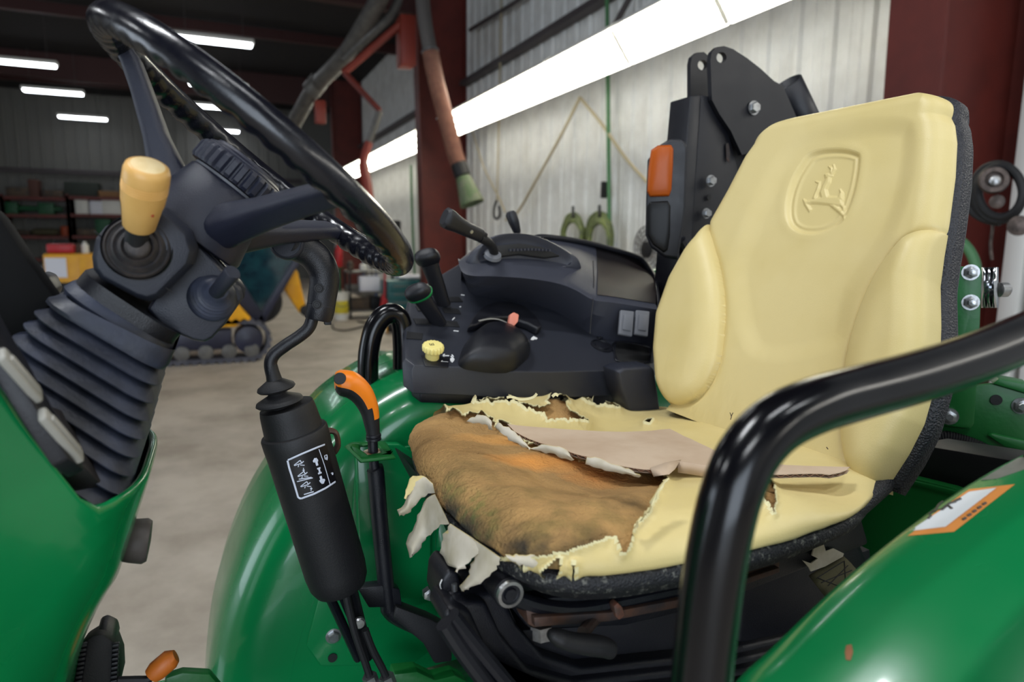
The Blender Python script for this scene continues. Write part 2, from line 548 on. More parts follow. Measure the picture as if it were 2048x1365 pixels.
obj('arm', tube(spline([at(738, 285, 9.5), at(727, 325, 9.5), at(734, 370, 9.5), at(742, 430, 9.5)], 5), [.06]*6+[.075]*10, 8), bpy.data.materials['orange_red_arm'], t)
obj('wall_plate', box(at(812, 85, 8.9), (.2, .3, .62)), bpy.data.materials['orange_red_arm'], t, bevel=.02)
obj('bracket', box(at(640, 225, 10.4), (.16, .16, .34)), bpy.data.materials['orange_red_arm'], t, bevel=.02)

# ropes, cords and pipes on the ribbed wall
XR = XW-.14


def line(name, pts, r, m, label, cat, group=None, X=XR, n=6, drop=None):
    P = [onX(*q, X) for q in pts]
    c = spline(P, n) if len(P) > 2 else P
    return tag(obj(name, tube(c, r, 8), m, angle=60), label, cat, group)


t = thing('hanging_cord', 'pale cord with a dark hook hanging straight down the ribbed wall', 'cord', onX(995, 430, XR))
obj('cord', tube([onX(1003, -5, XR), onX(998, 240, XR), onX(994, 402, XR)], .013, 8), M['rope'], t)
obj('hook', tube(spline([onX(q[0], q[1], XR) for q in ((994, 400), (989, 415), (988, 432), (994, 438), (1000, 430), (998, 412))], 5), .018, 8), M['black_matte'], t)
line('slack_rope', ((1160, 195), (1120, 275), (1070, 365), (1035, 425), (1012, 440)), .017, M['rope'], 'pale rope slanting down left from the tube strip to the wall foot', 'rope')
line('slack_rope', ((1160, 195), (1205, 250), (1250, 315), (1295, 365)), .017, M['rope'], 'pale rope slanting down right from the tube strip to the amber lamp', 'rope')
line('slack_rope', ((945, 262), (968, 335), (1000, 400), (1010, 425)), .012, M['rope'], 'thin slack line beside the exhaust hose', 'rope')
line('brace_rod', ((940, 60), (1030, 5), (1060, -20)), .03, M['girt'], 'dark brace rod crossing the upper wall above the cord', 'rod')
line('brace_rod', ((1290, -60), (1230, 50), (1213, 82)), .03, M['girt'], 'dark brace rod above the middle of the tube strip', 'rod')
t = thing('air_pipe', 'thin green air pipe running down the ribbed wall with a grey valve box', 'pipe', onX(1218, 480, XR))
obj('pipe', tube([onX(1214, -10, XR), onX(1216, 180, XR), onX(1219, 480, XR)], .022, 8), M['pipe_g'], t)
obj('valve_box', box(onX(1208, 380, XR), (.06, .05, .17)), M['black_matte'], t, bevel=.008)
line('air_pipe', ((822, 330), (824, 420), (828, 520), (833, 620)), .025, M['pipe_g'], 'pale green pipe on the wall left of the second column', 'pipe')
# hose coils on the wall
for px, py, rx, ry, lb, nn in ((1146, 470, 21, 42, 'dull green hose coil on the wall, left of two above the console', 4), (1199, 472, 25, 46, 'dull green hose coil on the wall, right of two above the console', 5)):
    t = thing('hose_coil', lb, 'hose', onX(px, py, XR), 'hose coils on the wall')
    for k in range(nn):
        ring = []
        for a in range(28):
            th_ = 2*pi*a/28
            f = 1-.1*k*.6
            ring.append(onX(px+rx*f*cos(th_)+random.uniform(-1.2, 1.2), py+4*k*.5+ry*f*sin(th_)+(14 if sin(th_) > 0 else 0)*abs(sin(th_)), XR-.03*k))
        obj('loop', tube(ring, .024, 8, closed=True), M['hose_g'], t)
    obj('hanger', tube([onX(px, py-ry-14, XR), onX(px, py-ry+6, XR-.1)], .016, 6), M['black_matte'], t)
# wire fan guard
t = thing('fan_guard', 'round wire fan guard hung on the wall beside the amber lamp', 'fan', onX(1292, 500, XR-.2))
cx, cy = 1296, 500
for k, f in enumerate((1, .82, .64, .46, .28)):
    obj('wire_ring', tube([onX(cx+28*f*cos(2*pi*a/30), cy+48*f*sin(2*pi*a/30), XR-.2) for a in range(30)], .008, 6, closed=True), M['wire'], t)
obj('spokes', join(*[tube([onX(cx+5*cos(a), cy+9*sin(a), XR-.2), onX(cx+28*cos(a), cy+48*sin(a), XR-.2)], .006, 5) for a in np.linspace(0, 2*pi, 20, endpoint=False)]), M['wire'], t)
obj('wall_mount', tube([onX(cx, cy, XR-.2), onX(cx, cy, XR-.2)*[0, 1, 1]+V3(XW-.03, 0, 0)], .03, 8), M['wire'], t)
obj('hub', lathe([(.02, 0), (.075, .005), (.075, .03), (.02, .04)], onX(cx, cy, XR-.22), (-1, 0, 0), 16), M['black_matte'], t)

# ---- right column dressing
XC = 3.0
pc = onX(1993, 385, XC)
t = thing('hose_reel', 'loop of black hose hung with a steel fitting on the red column', 'hose', pc)
for k, (rx, ry, ox, oy) in enumerate(((50, 57, 2, 0), (47, 54, 5, 3), (44, 51, 8, -2))):
    obj('loop', tube([onX(1993+ox+rx*cos(2*pi*a/40), 385+oy+ry*sin(2*pi*a/40), XC-.012*k) for a in range(40)], .016, 10, closed=True), M['black_matte'], t)
obj('loose_end', tube(spline([onX(q[0], q[1], XC) for q in ((1927, 370), (1930, 400), (1945, 425), (1970, 440), (2000, 446))], 6), .015, 10), M['black_matte'], t)
M['brown_steel'] = mat('brown_steel_fitting', (96, 84, 78), .45, metal=.6, rgb2=(60, 52, 48), vscale=30)
obj('reel_ring', lathe([(.03, 0), (.05, .0), (.055, .012), (.05, .03), (.033, .03), (.03, .012)], onX(1987, 362, XC-.05), (-.8, -.6, .1), 28), M['brown_steel'], t, angle=30)
obj('reel_core', lathe([(.012, 0), (.019, .01), (.019, .035), (.008, .04)], onX(1988, 364, XC-.06), (-.8, -.6, .1), 16), M['steel'], t)
obj('fitting', lathe([(.012, 0), (.026, .0), (.028, .02), (.012, .025)], onX(1993, 404, XC-.03), (-.8, -.6, 0), 20), M['brown_steel'], t)
obj('fitting', lathe([(.015, 0), (.038, .0), (.04, .03), (.02, .035)], onX(2036, 452, XC-.03), (-.8, -.6, 0), 20), M['brown_steel'], t)
obj('chain', tube(spline([onX(q[0], q[1], XC) for q in ((1984, 425), (1985, 455), (1981, 490), (1984, 520))], 5), .007, 6), M['brown_steel'], t)
line('green_hose', ((1880, 478), (1905, 474), (1930, 490), (1948, 520), (1955, 560)), .022, M['pipe_g'], 'short green hose arching over the green bracket on the column', 'hose', X=3.0)
line('twine', ((1903, 390), (1910, 420), (1900, 455), (1925, 480), (1918, 520)), .006, mat('green_twine', (60, 104, 92), .8), 'frayed green twine hanging on the red column', 'twine', X=3.0)

# ------------------------------------------------------------------ far shelving with goods


def shelf_unit(x0, x1, label):
    Yf = 24.0
    a, b = onY(x0, 440, Yf), onY(x1, 440, Yf)
    t = thing('shelving_unit', label, 'shelving', ((a[0]+b[0])/2, Yf, 0), 'rusty shelving along the far wall')
    zs = [onY((x0+x1)/2, q, Yf)[2] for q in (397, 432, 475, 520)]
    for x in (a[0], b[0]):
        for yy in (Yf, Yf+.7):
            obj('upright', box((x, yy, (zs[0]+.1)/2), (.09, .06, zs[0]+.1)), M['red_iron'], t)
    for z in zs:
        obj('board', box(((a[0]+b[0])/2, Yf+.35, z), (b[0]-a[0]-.1, .76, .09)), M['red_iron'], t)
    return t, zs, a[0], b[0]


U = []
for x0, x1, lb in ((-125, 7, 'rusty red shelving unit cut by the left edge'), (7, 138, 'rusty red shelving unit left of the yellow shift knob'), (138, 268, 'rusty red shelving unit behind the yellow shift knob')):
    U.append(shelf_unit(x0, x1, lb))
# goods: (unit, shelf index, fraction, w, h, mat, name, label, cat)
goods = [(1, 1, .42, 1.5, .3, M['dkgreen'], 'axle_housing', 'long green axle part on the middle shelf', 'part'),
         (2, 1, .2, .34, .42, M['white_p'], 'parts_box', 'white parts box, first on the middle shelf behind the knob', 'box'),
         (2, 1, .42, .34, .4, M['paper'], 'parts_box', 'white parts box, second on the middle shelf behind the knob', 'box'),
         (2, 1, .66, .5, .44, M['white_p'], 'parts_box', 'wide white parts box on the middle shelf behind the knob', 'box'),
         (1, 0, .25, .6, .26, M['dirt'], 'brown_casting', 'brown casting on the top shelf, left of the upright', 'part'),
         (1, 0, .48, .25, .5, mat('rust_block', (86, 54, 46), .7), 'rusty_block', 'tall rusty block standing on the top shelf', 'part'),
         (1, 0, .78, .5, .2, M['dirt'], 'flat_carton', 'flat grey carton on the top shelf near the upright', 'box'),
         (2, 0, .22, .9, .42, mat('dark_green_crate', (44, 52, 46), .7), 'crate', 'dark green crate on the top shelf', 'crate'),
         (2, 0, .62, .6, .18, mat('tan_plank', (132, 96, 60), .7), 'tan_board', 'tan board lying on the top shelf behind the knob', 'board'),
         (2, 0, .86, .25, .5, M['galv'], 'grey_can', 'grey can at the right end of the top shelf', 'can'),
         (1, 2, .2, .5, .16, M['dirt'], 'brown_rods', 'brown rods on the lower shelf left of the upright', 'part'),
         (1, 2, .58, .7, .22, mat('olive_sack', (74, 70, 50), .8), 'olive_sack', 'olive sack on the lower shelf', 'sack'),
         (1, 2, .9, .26, .3, mat('orange_can', (176, 76, 40), .5), 'orange_can', 'orange can on the lower shelf at the upright', 'can'),
         (2, 2, .5, .4, .5, M['dkgreen'], 'green_casting', 'green casting on the lower shelf behind the knob', 'part'),
         (2, 2, .25, .5, .2, M['dirt'], 'brown_casting', 'brown casting on the lower shelf behind the knob', 'part')]
for u, s, f, w_, h_, m_, nm, lb, ct in goods:
    t, zs, xa, xb = U[u]
    cxx = xa+(xb-xa)*f; z0 = zs[s]+.045
    if 'can' in nm:
        g = lathe([(w_/2*.9, 0), (w_/2, .01), (w_/2, h_*.9), (w_/2*.6, h_)], (cxx, 24.3, z0), (0, 0, 1), 16)
    elif 'sack' in nm or 'rods' in nm:
        g = loft([[(cxx-w_/2+w_*k/6, 24.3+.18*cos(a)*(1 if 0 < k < 6 else .5), z0+h_/2+h_/2*sin(a)*(1 if 0 < k < 6 else .6)) for a in np.linspace(0, 2*pi, 12, endpoint=False)] for k in range(7)])
    elif 'axle' in nm:
        g = join(box((cxx-.5, 24.3, z0+.17), (.3, .3, .34)), box((cxx+.35, 24.3, z0+.17), (.4, .3, .34)), tube([(cxx-.75, 24.3, z0+.17), (cxx+.75, 24.3, z0+.17)], .08, 10))
    else:
        g = box((cxx, 24.3, z0+h_/2), (w_, .5, h_))
    tag(obj(nm, g, m_, bevel=.02), lb, ct)

# ------------------------------------------------------------------ yellow machine with paper notice
Yk = 11.5
t = thing('compressor', 'yellow machine cabinet with a white paper notice taped on it', 'machine', onZ(140, 640, 0)*[1, 0, 1]+V3(0, Yk, 0))
a, b = onY(84, 508, Yk), onY(205, 600, Yk)
ext = b[0]-a[0]
obj('cabinet', box(((a[0]+b[0])/2, Yk+.4, (a[2]+.25)/2), (ext, .8, a[2]-.25)), M['ylw'], t, bevel=.03)
obj('notice', box(onY(112, 536, Yk-.01), (.26, .006, .28)), M['paper'], t)
q0, q1 = onY(108, 566, Yk), onY(150, 596, Yk)
obj('grille', box(((q0[0]+q1[0])/2, Yk-.005, (q0[2]+q1[2])/2), (q1[0]-q0[0], .02, q0[2]-q1[2])), M['black_matte'], t)
obj('door_panel', box(((onY(180, 500, Yk)[0]), Yk-.01, (a[2]+.4)/2), (.3, .03, a[2]-.5)), M['ylw'], t, bevel=.008)
obj('side_cover', box((a[0]-.09, Yk+.4, a[2]*.5), (.16, .6, a[2]*.7)), M['navy'], t, bevel=.02)
for s in (-.5, .5):
    obj('foot', box(((a[0]+b[0])/2+s*ext*.8, Yk+.4, .125), (.12, .7, .25)), M['black_matte'], t)
zt = a[2]
p = onY(118, 497, Yk+.1)
t2 = thing('red_toolbox', 'small red toolbox lying on the yellow cabinet', 'toolbox', (p[0], Yk+.3, zt))
obj('case', box((p[0], Yk+.3, zt+.07), (.34, .3, .14)), M['red'], t2, bevel=.03)
obj('handle', tube(spline([(p[0]-.08, Yk+.3, zt+.14), (p[0]-.05, Yk+.3, zt+.18), (p[0]+.05, Yk+.3, zt+.18), (p[0]+.08, Yk+.3, zt+.14)], 4), .012, 8), M['black_matte'], t2)
p = onY(165, 497, Yk+.1)
tag(obj('spray_can', lathe([(.045, 0), (.05, .01), (.05, .12), (.02, .15), (.02, .17)], (p[0], Yk+.3, zt), (0, 0, 1), 14), M['white_p']), 'white spray can standing on the yellow cabinet', 'can')
p = onY(150, 497, Yk+.1)
tag(obj('oil_filter', lathe([(.06, 0), (.065, .01), (.065, .13), (.05, .14)], (p[0], Yk+.35, zt), (0, 0, 1), 16), M['dirt']), 'dull brown filter on the yellow cabinet beside the white can', 'filter')

# ------------------------------------------------------------------ tracked loader
g0 = onZ(440, 728, 0)          # near foot of the track
YT = g0[1]
t = thing('track_loader', 'compact yellow and navy track loader parked beyond the gear stick', 'loader', (g0[0], YT+.5, 0))


def lx(px, py, dy=0): return onY(px, py, YT+dy)


xr = lx(545, 690)[0]; xl = lx(160, 690)[0]; zt = lx(440, 640)[2]
rad = zt/2
# belt: stadium outline with lugs
N_ = 150
st = []
per = 2*(xr-xl-2*rad)+2*pi*rad
for k in range(N_):
    s = per*k/N_
    L_ = xr-xl-2*rad
    if s < L_: p = (xl+rad+s, 0); nn_ = (0, -1)
    elif s < L_+pi*rad:
        a_ = -pi/2+(s-L_)/rad; p = (xr-rad+rad*cos(a_), rad+rad*sin(a_)); nn_ = (cos(a_), sin(a_))
    elif s < 2*L_+pi*rad: p = (xr-rad-(s-L_-pi*rad), 2*rad); nn_ = (0, 1)
    else:
        a_ = pi/2+(s-2*L_-pi*rad)/rad; p = (xl+rad+rad*cos(a_), rad+rad*sin(a_)); nn_ = (cos(a_), sin(a_))
    st.append((p, nn_))
Vb, Fb = [], []
for k, (p, nn_) in enumerate(st):
    o_ = 0 if k % 3 else -.028
    for off, yy in ((-.0+o_*1, YT), (o_, YT+.36), (-.06, YT+.36), (-.06, YT)):
        Vb.append((p[0]+nn_[0]*off, yy, p[1]+nn_[1]*off))
for k in range(N_):
    j = (k+1) % N_
    for q in range(4):
        Fb.append((4*k+q, 4*k+(q+1) % 4, 4*j+(q+1) % 4, 4*j+q))
obj('belt', (Vb, Fb), M['track'], t, angle=50)
for k in range(7):
    xx = xl+rad*.9+(xr-xl-1.8*rad)*k/6
    obj('roller', lathe([(.02, -.01), (.085, 0), (.085, .3), (.02, .31)], (xx, YT+.02, .135), (0, 1, 0), 16), M['galv'], t)
for xx in (xl+rad, xr-rad):
    obj('idler', lathe([(.05, -.01), (rad-.1, .02), (rad-.09, .3), (.05, .31)], (xx, YT+.02, rad), (0, 1, 0), 24), M['navy'], t)
obj('track_frame', box(((xl+xr)/2-.05, YT+.14, rad+.02), ((xr-xl)*.6, .2, rad*.9)), M['navy'], t, bevel=.02)
# body, cab, lift arm, rear wheel pod
obj('chassis', prism([lx(250, 660), lx(470, 655), lx(505, 640), lx(430, 560), lx(250, 560)], (0, 1.2, 0)), M['ylw'], t, bevel=.03)
cabm = [lx(420, 505, .15), lx(452, 512, .15), lx(532, 640, .15), lx(500, 660, .15), lx(465, 640, .15)]
obj('cab_panel', prism(cabm, (0, .08, 0)), M['navy'], t, bevel=.012)
obj('cab_post', prism([lx(598, 505, .15), lx(612, 505, .15), lx(530, 645, .15), lx(514, 640, .15)], (0, .08, 0)), M['navy'], t, bevel=.01)
gl = mat('tinted_cab_glass', (30, 66, 74), .06, rgb2=(22, 44, 56), vscale=6, spec=.9)
obj('cab_glass', prism([lx(450, 455, .24), lx(600, 455, .24), lx(600, 500, .24), lx(520, 635, .24), lx(445, 510, .24)], (0, .02, 0)), gl, t)
obj('cab_roof', box(lx(520, 448, .7), (1.2, 1.1, .08)), M['navy'], t, bevel=.03)
obj('lift_arm', prism([lx(560, 540, .5), lx(580, 525, .5), lx(596, 545, .5), lx(612, 615, .5), lx(600, 628, .5), lx(566, 575, .5)], (0, .16, 0)), M['ylw'], t, bevel=.02)
obj('arm_pin', lathe([(.02, 0), (.07, .01), (.07, .25), (.02, .26)], lx(612, 622, .45), (0, 1, 0), 16), M['black_matte'], t)
rw = lx(520, 605, .3)
obj('rear_wheel', lathe([(.12, 0), (.2, .01), (.26, .04), (.275, .12), (.26, .2), (.2, .23), (.12, .24)], rw, (0, 1, 0), 28), M['tire'], t)
for k, (px, py, m_) in enumerate(((470, 478, M['hose_g']), (540, 480, mat('lime_reflect', (120, 132, 40), .5)), (490, 545, M['teal']), (520, 520, M['dkgreen']), (560, 500, M['dkgreen']))):
    obj('cab_reflection', lathe([(.02, 0), (.1, .02), (.12, .09), (.04, .14)], lx(px, py, .5), (0, -.4, 1), 12), m_, t)  # coloured blobs standing in for green reflections in the cab glass

# ------------------------------------------------------------------ workbench corner
f = lambda px, py: onZ(px, py, 0)
b0 = f(683, 640)
t = thing('white_bucket', 'white plastic bucket with a yellow label on the floor by the workbench', 'bucket', b0)
D = b0[1]/b0[1]
hb = onY(683, 585, b0[1])[2]
obj('pail', lathe([(.0, 0), (.115, .0), (.14, hb*.95), (.15, hb*.95), (.15, hb), (.13, hb), (.105, .02), (0, .02)], b0, (0, 0, 1), 24), M['white_p'], t)
obj('label', lathe([(.1235, hb*.25), (.127, hb*.26), (.1345, hb*.7), (.132, hb*.71)], b0, (0, 0, 1), 24), mat('yellow_label', (222, 206, 60), .5), t)
obj('handle', tube(spline([b0+V3(-.15, 0, hb*.9), b0+V3(-.08, -.14, hb*.55), b0+V3(.08, -.14, hb*.55), b0+V3(.15, 0, hb*.9)], 6), .007, 6), M['wire'], t)
w0 = f(725, 640)
YWb = w0[1]+.15
t = thing('workbench', 'cluttered steel workbench on legs beyond the console', 'workbench', (w0[0], YWb, 0))
xa, xb = onY(697, 560, YWb)[0], onY(800, 560, YWb)[0]
zt = onY(735, 545, YWb)[2]; zm = onY(735, 585, YWb)[2]; zl = onY(735, 622, YWb)[2]
for z in (zt, zm, zl):
    obj('shelf', box(((xa+xb)/2, YWb+.25, z), (xb-xa, .55, .035)), M['galv'], t)
for x in (xa+.02, xb-.02):
    for yy in (0, .5):
        obj('leg', box((x, YWb+yy, zt/2), (.04, .04, zt)), M['black_matte'], t)


def bx(name, px, py, wpx, hpx, z0, m_, lb, ct, dy=.2, cyl=False):
    p = onY(px, py, YWb+dy); k = p[1]*1.0/FPX
    w_, h_ = wpx*k*1.09, hpx*k*1.0
    if cyl:
        g = lathe([(w_/2*.8, 0), (w_/2, .01), (w_/2, h_*.8), (w_/2*.5, h_)], (p[0], YWb+dy, z0), (0, 0, 1), 16)
    else:
        g = box((p[0], YWb+dy, z0+h_/2), (w_, .22, h_))
    tag(obj(name, g, m_, bevel=.01 if not cyl else 0), lb, ct)


e = .0185
bx('monitor_panel', 738, 570, 36, 30, zm+e, M['paper'], 'bright white panel leaning on the workbench shelf', 'panel', .1)
bx('parts_tray', 705, 572, 24, 12, zm+e, M['galv'], 'grey parts tray on the middle bench shelf', 'tray')
bx('motor', 715, 612, 40, 22, zl+e, M['dirt'], 'dusty brown motor on the lower bench shelf', 'motor')
bx('battery', 752, 612, 22, 24, zl+e, M['black_matte'], 'black battery on the lower bench shelf', 'battery')
bx('coffee_can', 700, 530, 12, 20, zt+e, M['dirt'], 'brown can on the bench top', 'can', .2, True)
bx('paint_can', 727, 532, 14, 14, zt+e, M['white_p'], 'white can on the bench top', 'can', .2, True)
bx('tall_bottle', 677, 505, 12, 0.1, zt, M['red'], 'x', 'x') if 0 else None
t = thing('fire_extinguisher', 'red extinguisher with white cap hung past the gear stick handle', 'extinguisher', onY(678, 520, YWb+.3))
p = onY(678, 535, YWb+.3); k = p[1]/FPX
obj('cylinder', lathe([(.0, 0), (.06, .0), (.07, .02), (.07, .32), (.03, .4), (.03, .42)], p, (0, 0, 1), 18), M['red'], t)
obj('valve', lathe([(.02, .42), (.045, .43), (.045, .5), (.01, .51)], p, (0, 0, 1), 14), M['white_p'], t)
obj('stand', lathe([(.03, -p[2]), (.03, 0), (.08, .0), (.08, -.02)][::-1], p, (0, 0, 1), 10), M['dkgreen'], t)
c0 = f(800, 645)
YC_ = c0[1]
t = thing('tool_cabinet', 'teal tool cabinet with drawers behind the console levers', 'cabinet', (onY(808, 600, YC_)[0], YC_, 0))
xa, xb = onY(776, 600, YC_)[0], onY(880, 600, YC_)[0]; zt = onY(800, 562, YC_)[2]
obj('carcass', box(((xa+xb)/2, YC_+.3, zt/2+.04), (xb-xa, .6, zt-.08)), M['teal'], t, bevel=.01)
for k in range(4):
    z = .1+(zt-.15)*(k+.5)/4
    dr = obj('drawer', box(((xa+xb)/2, YC_-.012, z), ((xb-xa)*.94, .03, (zt-.15)/4*.88)), M['teal'], t, bevel=.006)
    obj('handle', box(((xa+xb)/2, YC_-.035, z+.03), ((xb-xa)*.8, .02, .016)), M['wire'], dr)
obj('base', box(((xa+xb)/2, YC_+.3, .04), ((xb-xa)*.9, .5, .08)), M['black_matte'], t)
zc = zt
tag(obj('cloth_pile', loft([[((xa+xb)/2+(k-3)*.08, YC_+.3+.18*cos(a), zc+.05+.05*sin(a)*(1-.08*abs(k-3))) for a in np.linspace(0, 2*pi, 12, endpoint=False)] for k in range(7)]), M['paper']), 'pale rags heaped on the teal cabinet', 'rags')
j0 = f(768, 645)
t = thing('floor_jack', 'red floor jack standing upright beside the teal cabinet', 'jack', j0)
obj('frame', prism([j0+V3(-.1, -.05, 0), j0+V3(.1, -.05, 0), j0+V3(.06, -.05, .4), j0+V3(-.02, -.05, .5)], (0, .12, 0)), M['red'], t, bevel=.01)
obj('handle', tube([j0+V3(.02, 0, .45), j0+V3(.06, .1, 1.0)], .018, 8), M['red'], t)
obj('wheel', lathe([(.02, 0), (.05, .005), (.05, .03), (.02, .035)], j0+V3(-.06, -.09, .05), (0, 1, 0), 14), M['black_matte'], t)
obj('wheel', lathe([(.02, 0), (.05, .005), (.05, .03), (.02, .035)], j0+V3(.06, -.09, .05), (0, 1, 0), 14), M['black_matte'], t)
o0 = f(782, 668)
t = thing('cord_reel', 'yellow and black cord reel on the floor in front of the handrail', 'reel', o0)
obj('flange', lathe([(.03, -.06), (.13, -.06), (.13, -.045), (.03, -.045)], o0+V3(0, 0, .13), (.9, -.3, 0), 20), M['ylw'], t)
obj('flange', lathe([(.03, .045), (.13, .045), (.13, .06), (.03, .06)], o0+V3(0, 0, .13), (.9, -.3, 0), 20), M['ylw'], t)
obj('cord_winding', lathe([(.1, -.045), (.11, -.02), (.11, .02), (.1, .045)], o0+V3(0, 0, .13), (.9, -.3, 0), 20), M['black_matte'], t)
tag(obj('floor_cable', tube(spline([f(*q)+V3(0, 0, .015) for q in ((665, 650), (668, 660), (690, 663), (720, 657), (735, 650), (715, 645))], 8), .012, 6), M['black_matte']), 'loop of dark cable lying on the concrete floor', 'cable')
t = thing('air_gauge_stand', 'dark slim tool stand against the far wall above the wheel rim', 'stand', onX(735, 500, XW-.5))
for k, dx in enumerate((-8, 0, 9, 18)):
    obj('rod', tube([onX(735+dx, 640, XW-.45), onX(735+dx+random.uniform(-3, 3), 425+12*k, XW-.45)], .03, 8), (M['blue'], M['dirt'], M['galv'], M['blue'])[k], t)
obj('head', box(onX(790, 458, XW-.45), (.2, .3, .35)), M['black_matte'], t, bevel=.04)
obj('base', box(onX(735, 648, XW-.45)*[1, 1, 0]+V3(0, 0, .05), (.4, .9, .1)), M['galv'], t)
# ================================================================== the tractor
TR = thing('tractor', 'green compact tractor with a torn yellow seat, black steering wheel and black grab rails', 'tractor', (0.3, .755, 0))


def in_poly(pts, poly):
    x, y = pts[:, 0], pts[:, 1]; c = np.zeros(len(pts), bool); P = np.asarray(poly, float); n = len(P)
    j = n-1
    for i in range(n):
        xi, yi = P[i]; xj, yj = P[j]
        m = ((yi > y) != (yj > y)) & (x < (xj-xi)*(y-yi)/(yj-yi+1e-12)+xi)
        c ^= m; j = i
    return c


def dist_poly(pts, poly, closed=True):
    P = np.asarray(poly, float); n = len(P); d = np.full(len(pts), 1e9)
    for i in range(n if closed else n-1):
        a, b = P[i], P[(i+1) % n]; ab = b-a
        t = np.clip(((pts-a) @ ab)/(ab @ ab+1e-12), 0, 1)
        d = np.minimum(d, np.linalg.norm(pts-(a+t[:, None]*ab), axis=1))
    return d


def jag(poly, amp=2.2, step=5, seed=1, closed=True):
    """ragged tear line: resample an outline and shake it"""
    P = list(poly)+([poly[0]] if closed else [])
    L_ = np.sum(np.linalg.norm(np.diff(np.array(P, float), axis=0), axis=1))
    Q = resample(P, max(8, int(L_/step)))
    rg = np.random.default_rng(seed)
    e = rg.normal(size=Q.shape)*amp
    lo = rg.normal(size=(len(Q)//4+2, 2))*amp*1.2
    e += np.stack([np.interp(np.arange(len(Q))/4, np.arange(len(lo)), lo[:, k]) for k in range(2)], -1)
    Q = Q+e
    return Q[:-1] if closed else Q


def smooth01(x):
    x = np.clip(x, 0, 1); return x*x*(3-2*x)


def vnoise(x, y, s=0):
    def h(i, j): 
        v = np.sin(i*127.1+j*311.7+s*74.7)*43758.5453
        return v-np.floor(v)
    i, j = np.floor(x), np.floor(y); f, g = x-i, y-j
    f = f*f*(3-2*f); g = g*g*(3-2*g)
    return (h(i, j)*(1-f)+h(i+1, j)*f)*(1-g)+(h(i, j+1)*(1-f)+h(i+1, j+1)*f)*g


def fbm(x, y, o=4, s=0):
    t = 0; a = .5
    for k in range(o):
        t = t+a*vnoise(x*2**k, y*2**k, s+k); a *= .5
    return t


# ------------------------------------------------------------------ backrest
REC = .35
BO = V3(.71, 0, 1.3)
BN = nrm((-1, 0, REC))               # out of the backrest, towards the wheel
BUP = nrm((REC, 0, 1))
seat = thing('operator_seat', None, None, (.45, .755, 1.15)); par(seat, TR)
seat['label'] = 'worn pale yellow operator seat with torn cushion'


def bplane(Y, s, h=0):
    Y = np.asarray(Y, float); s = np.asarray(s, float); h = np.asarray(h, float)
    P = BO+s[..., None]*BUP+h[..., None]*BN
    P = P.copy(); P[..., 1] = Y+h*BN[1]
    return P


def b2(px, py):
    p = onP(px, py, BO, BN); return (p[1], (p-BO) @ BUP)


Lpx = [(1292, 842), (1300, 835), (1318, 815), (1326, 800), (1318, 760), (1313, 700), (1319, 630), (1344, 560), (1372, 510), (1392, 478), (1401, 455), (1404, 444), (1440, 380), (1475, 312), (1508, 266), (1540, 240), (1562, 231), (1640, 208)]
Rpx = [(1735, 985), (1745, 970), (1790, 900), (1820, 840), (1843, 760), (1853, 690), (1855, 640), (1854, 560), (1862, 500), (1874, 430), (1886, 340), (1890, 270), (1886, 235), (1872, 205), (1845, 191), (1800, 189), (1740, 193)]
Lb = np.array([b2(*q) for q in Lpx]); Rb = np.array([b2(*q) for q in Rpx])
smin, smax = -.088, .4285
NV, NU = 500, 400
# top outline as s_top(Y) so the rounded top is cut from a smooth curve
Lo = Lb[Lb[:, 1].argsort()]; Ro = Rb[Rb[:, 1].argsort()]


def lside(s): return np.interp(s, Lo[:, 1], Lo[:, 0])
def rside(s): return np.interp(s, Ro[:, 1], Ro[:, 0])


_d = 1+2.2*np.exp(-((np.linspace(0, 1, NV)-.72)/.15)**2)+1.5*np.exp(-((np.linspace(0, 1, NV)-1)/.06)**2)
vv = np.r_[0, np.cumsum(1/_d[:-1])]; vv /= vv[-1]
s_ = smin+(smax-smin)*vv
yl = lside(s_); yr = rside(s_)
k_ = s_ > .38
tt = np.clip((s_-.385)/(smax-.385), 0, 1)
# close the top with a superelliptic shoulder
yl0, yr0 = lside(.385), rside(.385)
mid = .745
yl = np.where(s_ > .385, mid+(yl0-mid)*(1-tt**2.6)**(1/2.6), yl)
yr = np.where(s_ > .385, mid+(yr0-mid)*(1-tt**2.8)**(1/2.8), yr)
yl[-1] = mid+.02; yr[-1] = mid-.02
for _ in range(3):
    yl[1:-1] = (yl[:-2]+2*yl[1:-1]+yl[2:])/4; yr[1:-1] = (yr[:-2]+2*yr[1:-1]+yr[2:])/4
_x = np.linspace(0, 1, NU)
_d = 1+2.0*np.exp(-((_x-.5)/.2)**2)+2*np.exp(-(_x/.06)**2)+2*np.exp(-((_x-1)/.06)**2)
uu = np.r_[0, np.cumsum(1/_d[:-1])]; uu /= uu[-1]
Yg = yl[:, None]*(1-uu)+yr[:, None]*uu
Sg = np.repeat(s_[:, None], NU, 1)
base = bplane(Yg, Sg)
px = proj(base.reshape(-1, 3))
# edge roll-off
edge = np.minimum(Yg-yr[:, None], yl[:, None]-Yg)
top = (smax-Sg)*1.15
dd_ = np.minimum(edge, top)
h = .030*np.sqrt(np.clip(1-(1-np.clip(dd_/.032, 0, 1))**2, 0, 1))-.030
